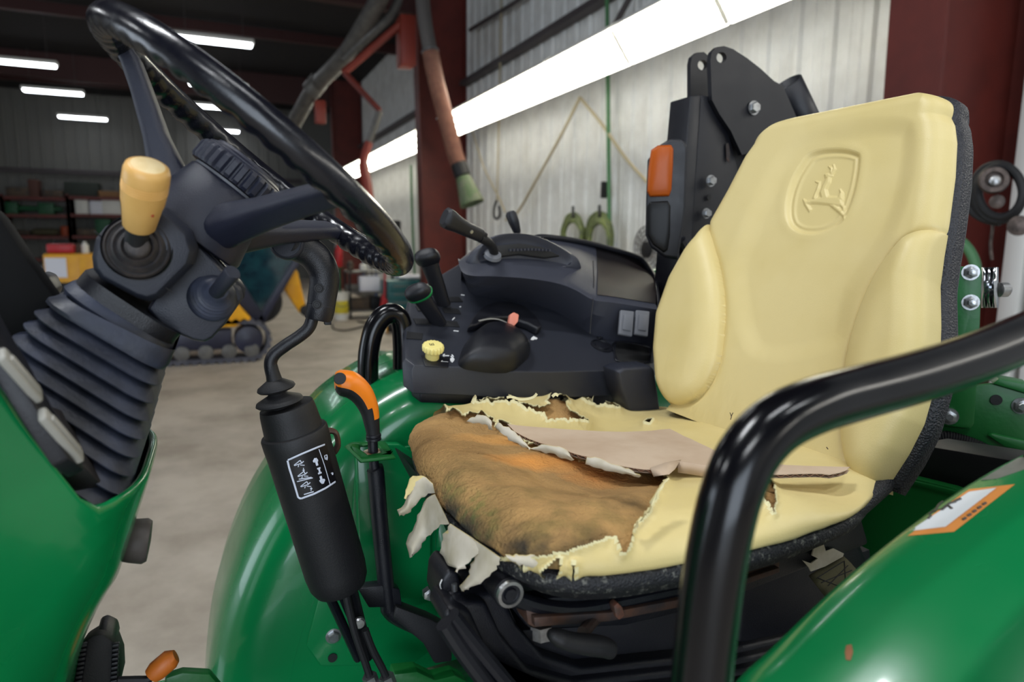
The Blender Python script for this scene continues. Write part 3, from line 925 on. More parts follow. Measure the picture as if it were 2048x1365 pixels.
# raised rim near the top and sides: shallow dish inside
bolL = spline([(1404, 440), (1422, 482), (1438, 540), (1446, 600), (1445, 660), (1436, 725), (1415, 772), (1388, 800), (1355, 809), (1330, 802), (1290, 800), (1290, 500), (1380, 440)], 6, True)
bolR = spline([(1822, 470), (1795, 494), (1762, 540), (1738, 585), (1717, 640), (1701, 700), (1692, 760), (1687, 830), (1690, 900), (1706, 945), (1745, 990), (1850, 960), (1930, 700), (1920, 480), (1870, 455)], 6, True)


def raise_(poly, hmax, wd):
    ins = in_poly(px, poly); d = dist_poly(px, poly)
    v = np.where(ins, np.sqrt(np.clip(1-(1-np.clip(d/wd, 0, 1))**2, 0, 1)), 0)
    g = np.where(~ins, -np.exp(-(d/7)**2)*.18, 0)
    return ((v+g)*hmax).reshape(NV, NU)


h = h+raise_(bolL, .024, 46)+raise_(bolR, .026, 62)*.95
# gentle dish with a raised headrest border
dish = in_poly(px, spline([(1470, 470), (1520, 350), (1590, 268), (1720, 232), (1815, 232), (1838, 262), (1836, 330), (1815, 420), (1780, 500), (1720, 590), (1680, 700), (1500, 720), (1450, 560)], 5, True))
dd2 = dist_poly(px, spline([(1470, 470), (1520, 350), (1590, 268), (1720, 232), (1815, 232), (1838, 262), (1836, 330), (1815, 420), (1780, 500), (1720, 590), (1680, 700), (1500, 720), (1450, 560)], 5, True))
h = h-np.where(dish, .006*smooth01(dd2/45), 0).reshape(NV, NU)
# emblem: rounded shield pressed in, with a raised border line and a leaping deer
shield = spline([(1596, 322), (1612, 303), (1640, 294), (1680, 293), (1708, 300), (1716, 309), (1714, 340), (1706, 380), (1694, 415), (1678, 442), (1655, 458), (1630, 466), (1600, 466), (1577, 455), (1566, 436), (1564, 408), (1570, 376), (1582, 345)], 5, True)
si = in_poly(px, shield); sd = dist_poly(px, shield)
h = h+np.where(si, -.0050*smooth01(sd/10), .0006*np.exp(-((sd-6)/9)**2)).reshape(NV, NU)
h = h+np.where(si, .0013*np.exp(-((sd-15)/3.5)**2), 0).reshape(NV, NU)
deer_parts = [
    [(1612, 396), (1640, 388), (1668, 389), (1674, 394), (1676, 404), (1668, 408), (1645, 404), (1625, 402), (1608, 402)],            # trunk
    [(1634, 394), (1631, 380), (1636, 366), (1643, 352), (1645, 343), (1652, 346), (1650, 360), (1643, 374), (1646, 386), (1650, 393)],       # neck
    [(1642, 352), (1640, 344), (1648, 341), (1655, 346), (1651, 350)],   # head
    [(1650, 344), (1652, 334), (1648, 328), (1655, 330), (1656, 340)],   # antler
    [(1650, 344), (1658, 332), (1657, 324), (1661, 333), (1655, 344)],   # antler
    [(1612, 396), (1604, 398), (1597, 394), (1600, 405), (1609, 418), (1612, 414), (1606, 404), (1614, 402)],   # foreleg
    [(1616, 392), (1622, 378), (1628, 362), (1622, 358), (1630, 359), (1629, 372), (1624, 384), (1622, 396)],   # raised foreleg
    [(1664, 392), (1672, 380), (1670, 374), (1676, 382), (1676, 396)],   # tail
    [(1660, 404), (1668, 410), (1678, 420), (1686, 432), (1684, 437), (1673, 424), (1660, 414), (1650, 405)],   # hind leg
    [(1668, 400), (1676, 404), (1680, 412), (1681, 424), (1677, 412), (1670, 406)]]
dm = np.zeros(len(px))
near_ = si
idx = np.where(near_)[0]
for P_ in deer_parts:
    q = px[idx]; ins = in_poly(q, P_); d = dist_poly(q, P_)
    dm[idx] = np.maximum(dm[idx], np.where(ins, .55+.45*smooth01(d/3.0), .55*(1-smooth01(d/2.5))))
h = h+(dm*.0026).reshape(NV, NU)
# small wrinkles at the bottom seam
h = h+.0016*(fbm(Yg*60, Sg*26)-.5)*smooth01((.05-Sg)/.12)
Pb = bplane(Yg, Sg, h)
# the lower end tucks forward under the cushion
Pg = Pb.reshape(-1, 3)
F_ = [(i*NU+j, i*NU+j+1, (i+1)*NU+j+1, (i+1)*NU+j) for i in range(NV-1) for j in range(NU-1)]
# back closing skirt so the pad has thickness
ring = [i*NU for i in range(NV)]+[(NV-1)*NU+j for j in range(1, NU)]+[i*NU+NU-1 for i in range(NV-2, -1, -1)]
off = len(Pg)
sk = [Pg[i]-BN*(.026) for i in ring]
F_ += [(ring[k], ring[k+1], off+k+1, off+k) for k in range(len(ring)-1)]
M['scuff'] = M['yellow']
bk = obj('backrest', (list(map(tuple, Pg))+[tuple(p) for p in sk], F_), M['yellow'], seat, angle=80)
# small cuts in the vinyl
for pts in (((1396, 662), (1397, 668), (1403, 667), (1405, 664)), ((1460, 826), (1463, 834), (1461, 840)), ((1466, 826), (1462, 834)), ((1653, 895), (1656, 899))):
    obj('vinyl_nick', tube([onP(x, y, BO+BN*.012, BN)+BN*.0 for x, y in pts], .0006, 6), M['rust'], seat)

# ------------------------------------------------------------------ rear shell with grained trim band
ringY = np.r_[yl[8:], yr[8:][::-1]]; ringS = np.r_[s_[8:], s_[8:][::-1]]
cY, cS = ringY.mean(), ringS.mean()
R0 = []
sel = np.linspace(0, len(ringY)-1, 150).astype(int)
for f, hh in ((.985, -.024), (1.008, -.028), (1.022, -.034), (1.024, -.048), (1.0, -.06), (.9, -.075), (.6, -.09)):
    R0.append([tuple(bplane(np.array(cY+(ringY[k]-cY)*(1+(f-1)*1.3)), np.array(cS+(ringS[k]-cS)*f), np.array(hh))) for k in sel])
obj('back_shell', loft(R0, True, False, True), M['trim'], seat, angle=60)
# ------------------------------------------------------------------ cushion: foam body, torn vinyl cover, flaps
ZR = 1.2135                      # rim height
# plan outline of the cushion at the rim (X, Y), counter-clockwise from the near front
plan = spline([(.236, .538), (.262, .499), (.306, .480), (.375, .473), (.45, .471), (.53, .478), (.60, .492), (.66, .520), (.712, .555), (.745, .66), (.75, .755), (.745, .88), (.722, .985), (.66, 1.02), (.58, 1.035), (.48, 1.04), (.385, 1.032), (.315, 1.008), (.270, .965), (.243, .90), (.224, .80), (.216, .70), (.219, .61)], 14, True)
plan = resample(list(plan)+[plan[0]], 901)[:-1]
NPH, NR = 900, 271
c0 = V3(.47, .755)
dxy = plan-c0
tt = np.linspace(0, 1, NR)
# profile: side wall bulges out, rolls over the crest, then runs flat to the middle
TS = .42
phi = -.55+(pi/2+.55)*np.clip(tt/TS, 0, 1)
rad_ = np.where(tt < TS, .87+.15*np.cos(phi), .87*(1-((tt-TS)/(1-TS))))
zz = np.where(tt < TS, np.sin(phi), 1.0)
Xc = c0[0]+dxy[:, 0][None]*rad_[:, None]; Yc_ = c0[1]+dxy[:, 1][None]*rad_[:, None]
ang = np.arctan2(dxy[:, 1], dxy[:, 0])
H = .0265-.008*np.clip(np.sin(ang), 0, 1)+.012*np.cos(ang-pi)**2*(np.cos(ang-pi) > 0)
# height dies into the back seam
H = H*(1-.75*smooth01((plan[:, 0]-.50)/.13))-.002+.014*smooth01((plan[:, 0]-.635)/.05)*(plan[:, 1] < .64)
crest = np.exp(-((rad_-.86)/.16)**2)
Zc = ZR+.004+zz[:, None]*(H[None]-.004)*np.where(zz < 0, .45, 1)[:, None]
# side bolsters rise above the middle saddle
side = smooth01((np.abs(Yc_-.755)-.12)/.10)
saddle = (1-side)*.013*smooth01((.92-rad_)/.3)[:, None]*(1-smooth01((Xc-.54)/.1))
bol = side*.004*smooth01((.97-rad_)/.1)[:, None]*(1-smooth01((Xc-.48)/.12))
back_drop = smooth01((Xc-.56)/.14)*.0*(1-side)
Zc = Zc-saddle*smooth01((Xc-.26)/.1)+bol-back_drop
tilt = lambda x, y: -.019*smooth01((x-.48)/.22)*smooth01((y-.78)/.2)
Zc = Zc+tilt(Xc, Yc_)
Fb = np.stack([Xc, Yc_, Zc], -1)


def gnormals(G):
    du = np.roll(G, -1, 1)-np.roll(G, 1, 1)
    dv = np.gradient(G, axis=0)
    n = np.cross(du, dv); n /= np.linalg.norm(n, axis=-1, keepdims=True)+1e-12
    return n


Nf = gnormals(Fb)
if Nf[20, 0] @ V3(dxy[0, 0], dxy[0, 1], 0) < 0: Nf = -Nf
pxc = proj(Fb.reshape(-1, 3)).reshape(NR, NPH, 2)
# foam: lumpy, with creases
foam = Fb+Nf*((fbm(Xc*26, Yc_*26+Zc*30, 5, 3)-.72)*.010+(fbm(Xc*140, Yc_*140+Zc*120, 3, 9)-.5)*.0016)[..., None]
# the foam bulges forward where nothing holds it
fr = np.clip((-(Nf[..., 0])), 0, 1)*smooth01((.42-Xc)/.12)
foam = foam+Nf*(fr*.006)[..., None]
ear = np.exp(-((pxc[..., 0]-852)/22)**2-((pxc[..., 1]-858)/26)**2)


def gridfaces(nr, nph, mask=None):
    I = np.arange(nr-1)[:, None]*nph+np.arange(nph)[None]
    J = np.arange(nr-1)[:, None]*nph+(np.arange(nph)[None]+1) % nph
    F = np.stack([I, J, J+nph, I+nph], -1)
    return F[mask] if mask is not None else F.reshape(-1, 4)


M['foam'] = mat('stained_brown_foam', (186, 146, 90), .95, rgb2=(154, 120, 74), vscale=9, detail=6, bump=1.0, bscale=230, dist=.004)
# foam stains: algae green near the lower front, raw orange under the fresh tear, dark grime low
nt = M['foam'].node_tree; N = nt.nodes; L = nt.links
bs = N['Principled BSDF']; cur = bs.inputs['Base Color'].links[0].from_socket
tc = N['Texture Coordinate'] if 'Texture Coordinate' in N else [n for n in N if n.type == 'TEX_COORD'][0]


def stain(cur, center, size, color, scale=30, lo=.35, hi=.75, strength=.8):
    mp = N.new('ShaderNodeMapping'); mp.vector_type = 'TEXTURE'
    mp.inputs['Location'].default_value = center; mp.inputs['Scale'].default_value = size
    L.new(tc.outputs['Object'], mp.inputs['Vector'])
    g = N.new('ShaderNodeTexGradient'); g.gradient_type = 'SPHERICAL'; L.new(mp.outputs['Vector'], g.inputs['Vector'])
    n = N.new('ShaderNodeTexNoise'); n.inputs['Scale'].default_value = scale; n.inputs['Detail'].default_value = 6
    L.new(tc.outputs['Object'], n.inputs['Vector'])
    r = N.new('ShaderNodeMapRange'); r.inputs['From Min'].default_value = lo; r.inputs['From Max'].default_value = hi
    L.new(n.outputs['Fac'], r.inputs['Value'])
    m1 = N.new('ShaderNodeMath'); m1.operation = 'MULTIPLY'
    pw = N.new('ShaderNodeMath'); pw.operation = 'POWER'; pw.inputs[1].default_value = .6
    L.new(g.outputs['Fac'], pw.inputs[0]); L.new(pw.outputs[0], m1.inputs[0]); L.new(r.outputs['Result'], m1.inputs[1])
    m2 = N.new('ShaderNodeMath'); m2.operation = 'MULTIPLY'; m2.inputs[1].default_value = strength; m2.use_clamp = True
    L.new(m1.outputs[0], m2.inputs[0])
    mx = N.new('ShaderNodeMix'); mx.data_type = 'RGBA'
    L.new(m2.outputs[0], mx.inputs['Factor']); L.new(cur, mx.inputs['A']); mx.inputs['B'].default_value = lin(color)
    return mx.outputs['Result']


def fp(px_, py_):
    q = proj(foam.reshape(-1, 3)); d = np.linalg.norm(q-np.array((px_, py_)), axis=1)
    dep = (foam.reshape(-1, 3)-CAM) @ FW
    i = np.argmin(d*1.0+dep*60); return tuple(float(v) for v in foam.reshape(-1, 3)[i])


cur = stain(cur, fp(930, 880), (.11, .11, .09), (164, 124, 70), 14, .3, .6, .6)
cur = stain(cur, fp(1020, 885), (.09, .045, .05), (222, 160, 84), 10, .2, .5, .9)
cur = stain(cur, fp(1080, 925), (.08, .035, .04), (228, 152, 70), 10, .15, .45, 1.0)
cur = stain(cur, fp(1190, 955), (.05, .04, .04), (214, 140, 68), 12, .2, .55, .9)
cur = stain(cur, fp(1130, 1030), (.10, .10, .06), (100, 94, 46), 30, .42, .68, .75)
cur = stain(cur, fp(900, 990), (.06, .12, .06), (96, 92, 48), 24, .38, .66, .75)
cur = stain(cur, fp(925, 1035), (.035, .08, .03), (92, 118, 52), 70, .48, .64, .8)
cur = stain(cur, fp(915, 1045), (.035, .14, .022), (50, 48, 40), 36, .3, .6, 1.2)
cur = stain(cur, fp(1060, 1098), (.10, .05, .016), (58, 50, 38), 36, .3, .6, 1.1)
cur = stain(cur, fp(1250, 1005), (.03, .03, .05), (84, 66, 42), 30, .3, .6, .8)
L.new(cur, bs.inputs['Base Color'])
fs = foam[::2, ::2]
foam_o = obj('foam_body', (fs.reshape(-1, 3), gridfaces(fs.shape[0], fs.shape[1]).tolist()), M['foam'], seat, angle=80)

# ragged openings traced where the vinyl is gone
Z7 = lambda L_: [(750+a*.3662, 700+b*.3662) for a, b in L_]
hole_front = Z7([(385, 405), (392, 350), (430, 335), (458, 350), (470, 392), (520, 372), (580, 362), (640, 388), (655, 445), (672, 400), (720, 425), (780, 470), (850, 540), (920, 512), (985, 525), (1045, 542), (1062, 585), (1110, 618), (1152, 622), (1160, 592), (1230, 610), (1330, 650), (1450, 692), (1470, 668), (1540, 690), (1602, 712), (1560, 765), (1535, 810), (1515, 880), (1490, 910), (1415, 965), (1400, 1010), (1382, 1085), (1350, 1120), (1325, 1060), (1310, 1035), (1240, 1050), (1150, 1075), (1090, 1085), (1040, 1112), (850, 1125), (705, 1122), (640, 1160), (400, 1180), (60, 900), (60, 270), (380, 285)])
hole_far1 = Z7([(560, 292), (640, 285), (700, 290), (725, 262), (770, 285), (800, 320), (860, 330), (930, 335), (968, 322), (945, 290), (965, 250), (1010, 270), (1055, 300), (1030, 310), (1060, 345), (1095, 370), (1160, 405), (1100, 392), (1040, 405), (1000, 395), (940, 400), (920, 372), (930, 360), (870, 348), (820, 335), (760, 300), (700, 300), (600, 300)])
hole_far2 = Z7([(1125, 280), (1180, 275), (1250, 290), (1300, 315), (1330, 335), (1270, 322), (1200, 312), (1140, 300)])
hole_near = [(1519, 955), (1532, 952), (1543, 972), (1548, 1000), (1544, 1032), (1537, 1014), (1526, 1005), (1530, 990), (1520, 972), (1512, 965)]
hole_low = [[(1051, 1113), (1056, 1121), (1050, 1143), (1046, 1140)], [(1086, 1141), (1122, 1117), (1120, 1140), (1108, 1158), (1100, 1155)], [(1147, 1125), (1149, 1150), (1156, 1160), (1143, 1158)], [(998, 1130), (1040, 1141), (1080, 1150), (1110, 1158), (1040, 1160)]]
hole_seam = [(1296, 845), (1305, 844), (1300, 851), (1290, 850)]
cover = Fb+Nf*.0035
cpx = proj(cover.reshape(-1, 3))
toC = CAM-cover.reshape(-1, 3)
face_cam = ((Nf.reshape(-1, 3)*toC).sum(1) > -.12)
holes = [jag(hole_front, 1.6, 4, 1), jag(hole_far1, 1.4, 3.5, 2), jag(hole_far2, 1.0, 3, 3), jag(hole_near, .9, 3, 4), hole_seam]+[jag(q, .7, 3, 9+i) for i, q in enumerate(hole_low)]
gone = np.zeros(len(cpx), bool); dmin = np.full(len(cpx), 1e9)
bbx = lambda P, m: (cpx[:, 0] > np.min(np.asarray(P)[:, 0])-m) & (cpx[:, 0] < np.max(np.asarray(P)[:, 0])+m) & (cpx[:, 1] > np.min(np.asarray(P)[:, 1])-m) & (cpx[:, 1] < np.max(np.asarray(P)[:, 1])+m)
for P_ in holes:
    m = bbx(P_, 30)
    ix = np.where(m)[0]
    gone[ix] |= in_poly(cpx[ix], P_) & face_cam[ix]
    dmin[ix] = np.minimum(dmin[ix], dist_poly(cpx[ix], P_))
# the hidden front of the cushion is bare as well
gone |= (~face_cam) & (cover.reshape(-1, 3)[:, 0] < .30) & (cover.reshape(-1, 3)[:, 1] > .60)
lift = np.exp(-(dmin/9)**1.4)*(.0035+.004*fbm(cpx[:, 0]/13, cpx[:, 1]/13, 3, 5))
# far bolster: stiff shards standing up along the silhouette
far = (cpx[:, 1] < 860) & (cpx[:, 0] < 1260)
lift = lift+np.where(far, np.exp(-(dmin/7)**1.2)*.007*np.clip(fbm(cpx[:, 0]/15, cpx[:, 1]/20, 3, 8)-.35, 0, 1)*2, 0)
lift = lift+(fbm(Xc.reshape(-1)*34, Yc_.reshape(-1)*34, 3, 2)-.5)*.0022
cov = cover+Nf*lift.reshape(NR, NPH)[..., None]
# pull the vertices along each tear onto its outline so the edge is not stepped
g2 = gone.reshape(NR, NPH)
nb = np.roll(g2, 1, 1) | np.roll(g2, -1, 1)
nb[1:] |= g2[:-1]; nb[:-1] |= g2[1:]
bd = np.where((nb & ~g2).reshape(-1))[0]
C2 = cpx.reshape(NR, NPH, 2)
Pu, Pv = (np.roll(cov, -1, 1)-np.roll(cov, 1, 1))/2, np.gradient(cov, axis=0)
Qu, Qv = (np.roll(C2, -1, 1)-np.roll(C2, 1, 1))/2, np.gradient(C2, axis=0)
flat = cov.reshape(-1, 3).copy()
for i_ in bd:
    p = cpx[i_]; best = None; bdist = 5.0
    for P_ in holes:
        A2 = np.asarray(P_, float)
        if p[0] < A2[:, 0].min()-6 or p[0] > A2[:, 0].max()+6 or p[1] < A2[:, 1].min()-6 or p[1] > A2[:, 1].max()+6: continue
        B2 = np.roll(A2, -1, 0); ab = B2-A2
        t_ = np.clip(((p-A2)*ab).sum(1)/((ab*ab).sum(1)+1e-9), 0, 1)
        q = A2+t_[:, None]*ab; dd_ = np.linalg.norm(q-p, axis=1); k_ = dd_.argmin()
        if dd_[k_] < bdist: bdist = dd_[k_]; best = q[k_]
    if best is None: continue
    r_, c_ = divmod(i_, NPH)
    J = np.stack([Qu[r_, c_], Qv[r_, c_]], -1)
    if abs(np.linalg.det(J)) < .15: continue
    ab_ = np.clip(np.linalg.solve(J, best-p), -1.2, 1.2)
    flat[i_] = flat[i_]+ab_[0]*Pu[r_, c_]+ab_[1]*Pv[r_, c_]
cov = flat.reshape(NR, NPH, 3)
Fq = gridfaces(NR, NPH)
keep = ~(gone[Fq].any(1))
Fq = Fq[keep]
used = np.unique(Fq); remap = -np.ones(NR*NPH, int); remap[used] = np.arange(len(used))
cv = cov.reshape(-1, 3)[used]; Fq2 = remap[Fq]
fm = (dmin[Fq].min(1) < 3.2).astype(int)
obj('vinyl_cover', (cv, Fq2.tolist()), [M['yellow'], M['tear'], M['backing']], seat, angle=80, fmat=fm)
# underside thickness as a backing sheet just beneath the cover
bk_ = cov.reshape(-1, 3)[used]-Nf.reshape(-1, 3)[used]*.0014
obj('cover_backing', (bk_, Fq2[:, ::-1].tolist()), M['tear'], seat, angle=80, fmat=np.zeros(len(Fq2), int))

# ------------------------------------------------------------------ hanging flaps and curled lips


def flap(name, left, right, depth, label=None, n=16, m=9, curl=0.0, mt=None, off=None, ragged=.0012, parent=None, seed=0):
    """sheet between two pixel curves at the given depths (start, end), bowed along its width"""
    A = resample(left, n); B = resample(right, n); rg = np.random.default_rng(seed)
    V = []
    for i in range(n):
        t = i/(n-1)
        for j in range(m):
            u = j/(m-1)
            q = A[i]*(1-u)+B[i]*u
            d = depth(q[0], t) if callable(depth) else depth[0]*(1-t)+depth[1]*t
            dd = d-curl*sin(pi*u)*(.3+.7*t)
            p = at(q[0], q[1], dd)
            if (j in (0, m-1) or i == n-1) and i > 1:
                p = p+rg.normal(size=3)*ragged*.7
            V.append(p)
    F = [(i*m+j, i*m+j+1, (i+1)*m+j+1, (i+1)*m+j) for i in range(n-1) for j in range(m-1)]
    fb = [(a_[3], a_[2], a_[1], a_[0]) for a_ in F]
    V2 = [np.asarray(p)+FW*.0022 for p in V]
    o_ = len(V)
    rim = [(i*m) for i in range(n)]+[(n-1)*m+j for j in range(1, m)]+[i*m+m-1 for i in range(n-2, -1, -1)]+[j for j in range(m-2, 0, -1)]
    Fr = [(rim[k], rim[(k+1) % len(rim)], o_+rim[(k+1) % len(rim)], o_+rim[k]) for k in range(len(rim))]
    F2 = [tuple(i+o_ for i in f) for f in fb]
    return obj(name, (V+V2, F+F2+Fr), [mt or M['backing'], M['yellow']], parent or seat, angle=70, fmat=[0]*len(F)+[1]*(len(F2)+len(Fr)), label=label)


FD = lambda x, t: float(np.interp(x, [800, 850, 900, 1000], [.80, .775, .70, .625]))-.012-.022*t
Z6 = lambda L_: [(400+a*.30407, 950+b*.30407) for a, b in L_]
flap('vinyl_flap', Z6([(1530, 60), (1470, 10), (1400, 10), (1365, 60), (1352, 150), (1345, 190), (1300, 235), (1308, 262)]), Z6([(1545, 120), (1510, 125), (1470, 150), (1430, 180), (1400, 215), (1380, 250), (1350, 262), (1315, 268)]), FD, 'pale torn flap curling out at the front of the seat', curl=.012, seed=1)
flap('flap_fold', Z6([(1475, 12), (1440, 6), (1395, 12), (1362, 70), (1352, 150)]), Z6([(1478, 18), (1455, 40), (1420, 70), (1390, 110), (1360, 160)]), lambda x, t: FD(x, t)-.004, 'yellow face of the curled flap', mt=M['yellow'], n=10, m=5, seed=5)
flap('vinyl_flap', Z6([(1545, 130), (1490, 150), (1455, 230), (1420, 310), (1390, 390), (1350, 452), (1372, 490), (1382, 545)]), Z6([(1640, 325), (1590, 335), (1545, 365), (1500, 405), (1470, 450), (1445, 490), (1425, 522), (1392, 540)]), FD, 'long pale backing flap hanging in a hook shape', curl=.014, seed=2)
flap('vinyl_flap', Z6([(1645, 325), (1610, 370), (1590, 440), (1592, 520), (1620, 580), (1660, 600), (1685, 615), (1680, 636)]), Z6([(1800, 425), (1830, 480), (1835, 520), (1800, 548), (1780, 580), (1740, 610), (1715, 625), (1690, 634)]), FD, 'broad pale backing flap with a hooked tip', curl=.012, seed=3)
flap('vinyl_flap', Z6([(1790, 420), (1812, 500), (1805, 545), (1775, 590), (1768, 650), (1745, 700), (1715, 740), (1730, 758)]), Z6([(1975, 548), (1962, 590), (1930, 635), (1890, 685), (1840, 715), (1800, 735), (1770, 752), (1740, 762)]), FD, 'pale backing flap ending in a claw tip', curl=.010, seed=4)
# folded-back lip along the near front, with slits below it
flap('folded_lip', Z7([(712, 1122), (850, 1125), (960, 1115), (1048, 1112)]), Z7([(735, 1150), (790, 1180), (880, 1196), (990, 1158), (1030, 1140), (1046, 1120)]), (.592, .602), 'grey folded back lip of torn vinyl', n=18, m=6, curl=.006, seed=6)
flap('folded_lip', Z7([(1150, 1072), (1200, 1062), (1260, 1048), (1312, 1032)]), Z7([(1158, 1085), (1180, 1108), (1215, 1112), (1245, 1098), (1275, 1070), (1312, 1040)]), (.607, .622), 'small grey folded back tongue of torn vinyl', n=14, m=5, curl=.005, seed=7)
flap('curled_shard', Z7([(520, 372), (570, 356), (610, 362), (640, 388)]), Z7([(500, 392), (560, 405), (600, 412), (640, 444)]), (.80, .795), 'whitish curled shard on the cushion top', n=10, m=5, curl=.005, seed=8)
flap('curled_shard', Z7([(672, 396), (740, 432), (800, 480), (850, 540)]), Z7([(655, 420), (700, 470), (770, 515), (845, 542)]), (.775, .735), 'pinkish curled strip above the raw orange foam', n=14, m=5, curl=.006, seed=9)
flap('curled_shard', Z7([(850, 540), (930, 514), (1045, 542), (1080, 595)]), Z7([(870, 548), (940, 560), (1020, 590), (1085, 600)]), (.735, .70), 'pinkish curled strip lifting off the foam', n=14, m=5, curl=.007, seed=10)
flap('curled_shard', Z7([(1158, 588), (1240, 600), (1350, 640), (1446, 686)]), Z7([(1150, 625), (1230, 650), (1340, 675), (1440, 694)]), (.69, .66), 'narrow orange stained strip under the cardboard', n=14, m=5, curl=.005, seed=11)
flap('curled_shard', Z7([(1608, 702), (1570, 750), (1535, 800), (1500, 870), (1445, 940)]), Z7([(1585, 712), (1545, 760), (1515, 815), (1490, 885), (1415, 968)]), (.63, .60), 'frayed vinyl edge at the side tear', n=16, m=4, curl=.003, mt=M['tear'], seed=12, ragged=.002)
for pts in (((532, 292), (545, 262), (540, 254)), ((720, 262), (745, 258), (800, 272), (860, 262), (884, 240)), ((968, 256), (985, 243), (1000, 250))):
    P_ = [at(750+a_*.3662, 700+b_*.3662, .93) for a_, b_ in pts]
    obj('curled_shard', tube(spline(P_, 5), .0035, 6, sx=1.8, sy=.4), M['tear'], seat)

# ------------------------------------------------------------------ seat pan and trim band
pn = plan[::6]
pr = []
for f, z in ((.7, ZR-.03), (.92, ZR-.028), (.96, ZR-.002), (1.012, ZR-.003), (1.022, ZR-.006), (1.024, ZR-.013), (1.012, ZR-.020), (.97, ZR-.024), (.93, ZR-.04), (.6, ZR-.045)):
    pr.append([(c0[0]+(p[0]-c0[0])*f, c0[1]+(p[1]-c0[1])*f, z+float(tilt(p[0], p[1]))) for p in pn])
M['trim_dusty'] = mat('dusty_seat_trim', (30, 31, 36), .6, rgb2=(126, 126, 118), vscale=120, bump=.8, bscale=420, dist=.0012, bstyle='voronoi')
r_ = [n for n in M['trim_dusty'].node_tree.nodes if n.type == 'VALTORGB'][0]
r_.color_ramp.elements[0].position = .56; r_.color_ramp.elements[1].position = .72
obj('seat_pan', loft(pr, True, True, True), M['trim_dusty'], seat, angle=60)
band = [onZ(x, y, ZR-.010) for x, y in ((1380, 1140), (1500, 1112), (1600, 1078), (1665, 1048))]
band += [onP(x, y, BO-BN*(.03+k_*.004), BN) for k_, (x, y) in enumerate(((1770, 962), (1812, 895), (1842, 828), (1862, 760), (1872, 690), (1880, 620), (1886, 550)))]
c = spline(band, 8)
obj('trim_band', tube(c, [.004+.009*smooth01(min(1, i/26)) for i in range(len(c))], 14), M['trim'], seat)

# ------------------------------------------------------------------ cardboard lying on the seat (its own thing)
zc = 1.2500
tp = [(1015, 850), (1030, 851), (1100, 853), (1180, 855), (1250, 856), (1300, 854), (1322, 851), (1348, 850), (1352, 858), (1372, 870), (1400, 884), (1440, 902), (1500, 916), (1580, 922), (1700, 929)]
bt = [(1015, 850), (1022, 858), (1050, 872), (1095, 888), (1122, 896), (1150, 911), (1180, 916), (1212, 926), (1240, 930), (1270, 934), (1300, 936), (1330, 929), (1360, 922), (1420, 930), (1560, 940), (1620, 939), (1662, 943), (1694, 935)]
nA = 40
A_ = resample(tp, nA); B_ = resample(bt, nA)


def cz(p): 
    return zc+.004*sin(p[0]*9)+.002*sin(p[1]*31)


V = []; mm = 7
rg = np.random.default_rng(4)
for i in range(nA):
    for j in range(mm):
        q = A_[i]*(1-j/(mm-1))+B_[i]*(j/(mm-1))
        p = onZ(q[0], q[1], zc)
        V.append(V3(p[0]+rg.normal()*.0004, p[1]+rg.normal()*.0004, cz(p)))
F = [(i*mm+j, i*mm+j+1, (i+1)*mm+j+1, (i+1)*mm+j) for i in range(nA-1) for j in range(mm-1)]
th_ = .0038
card = thing('cardboard_sheet', 'torn piece of brown corrugated cardboard lying across the seat cushion', 'cardboard', onZ(1350, 900, zc))
nrm_z = V3(0, 0, th_)
o_ = len(V)
obj('top_liner', (V+[v-V3(0, 0, .0006) for v in V], F+[tuple(i+o_ for i in f[::-1]) for f in F]+[(i*mm, (i+1)*mm, (i+1)*mm+o_, i*mm+o_) for i in range(nA-1)]+[(i*mm+mm-1, (i+1)*mm+mm-1, (i+1)*mm+mm-1+o_, i*mm+mm-1+o_) for i in range(nA-1)]), M['card'], card, angle=60)
Vl = [v-V3(0, 0, th_) for v in V]
obj('bottom_liner', (Vl+[v-V3(0, 0, .0006) for v in Vl], F+[tuple(i+o_ for i in f[::-1]) for f in F]), M['card'], card, angle=60)
# fluted core: a zigzag strip seen along the cut edge
edge_ = resample([V[i*mm+mm-1] for i in range(nA)], 220)
inn = resample([V[i*mm+mm-2]*.5+V[i*mm+mm-1]*.5 for i in range(nA)], 220)
Vf = []
for i in range(220):
    dz = -.0006-(th_-.0012)*(.5+.5*sin(i*pi/2.5))
    Vf += [edge_[i]+V3(0, 0, dz), inn[i]+V3(0, 0, dz)]
obj('fluted_core', (Vf, [(2*i, 2*i+1, 2*i+3, 2*i+2) for i in range(219)]), M['card_in'], card, angle=80, solid=.0005)
wz = [onZ(x, y, zc-.001)+V3(0, 0, dz) for x, y, dz in ((1300, 937, 0), (1330, 928, .001), (1362, 922, .001), (1350, 934, -.003), (1338, 941, -.005), (1322, 940, -.004), (1308, 944, -.006))]
obj('torn_tongue', (wz, [(0, 1, 4, 6), (1, 2, 3, 4), (4, 5, 6)]), M['card'], card, solid=.001)
obj('front_fold', (lambda a: (a, [(i, i+1, i+8, i+7) for i in range(6)]))([onZ(x, y, zc)+V3(0, 0, 0) for x, y in resample([(1355, 923), (1380, 926), (1405, 930), (1430, 932)], 7)]+[onZ(x, y, zc)-V3(0, .002, .013) for x, y in resample([(1355, 923), (1380, 926), (1405, 930), (1430, 932)], 7)]), M['card'], card, solid=.001)
# ================================================================== steering column
SC = V3(.0492, .755, 1.5785); TH = radians(39.4)
SA = V3(sin(TH), 0, cos(TH)); SB = V3(cos(TH), 0, -sin(TH)); SY = V3(0, 1, 0)
RW, RT_ = .170, .0148


def sf(a, b, y=0):  # steering frame: along the axis, down the wheel plane, sideways
    return SC+SA*a+SB*b+SY*y


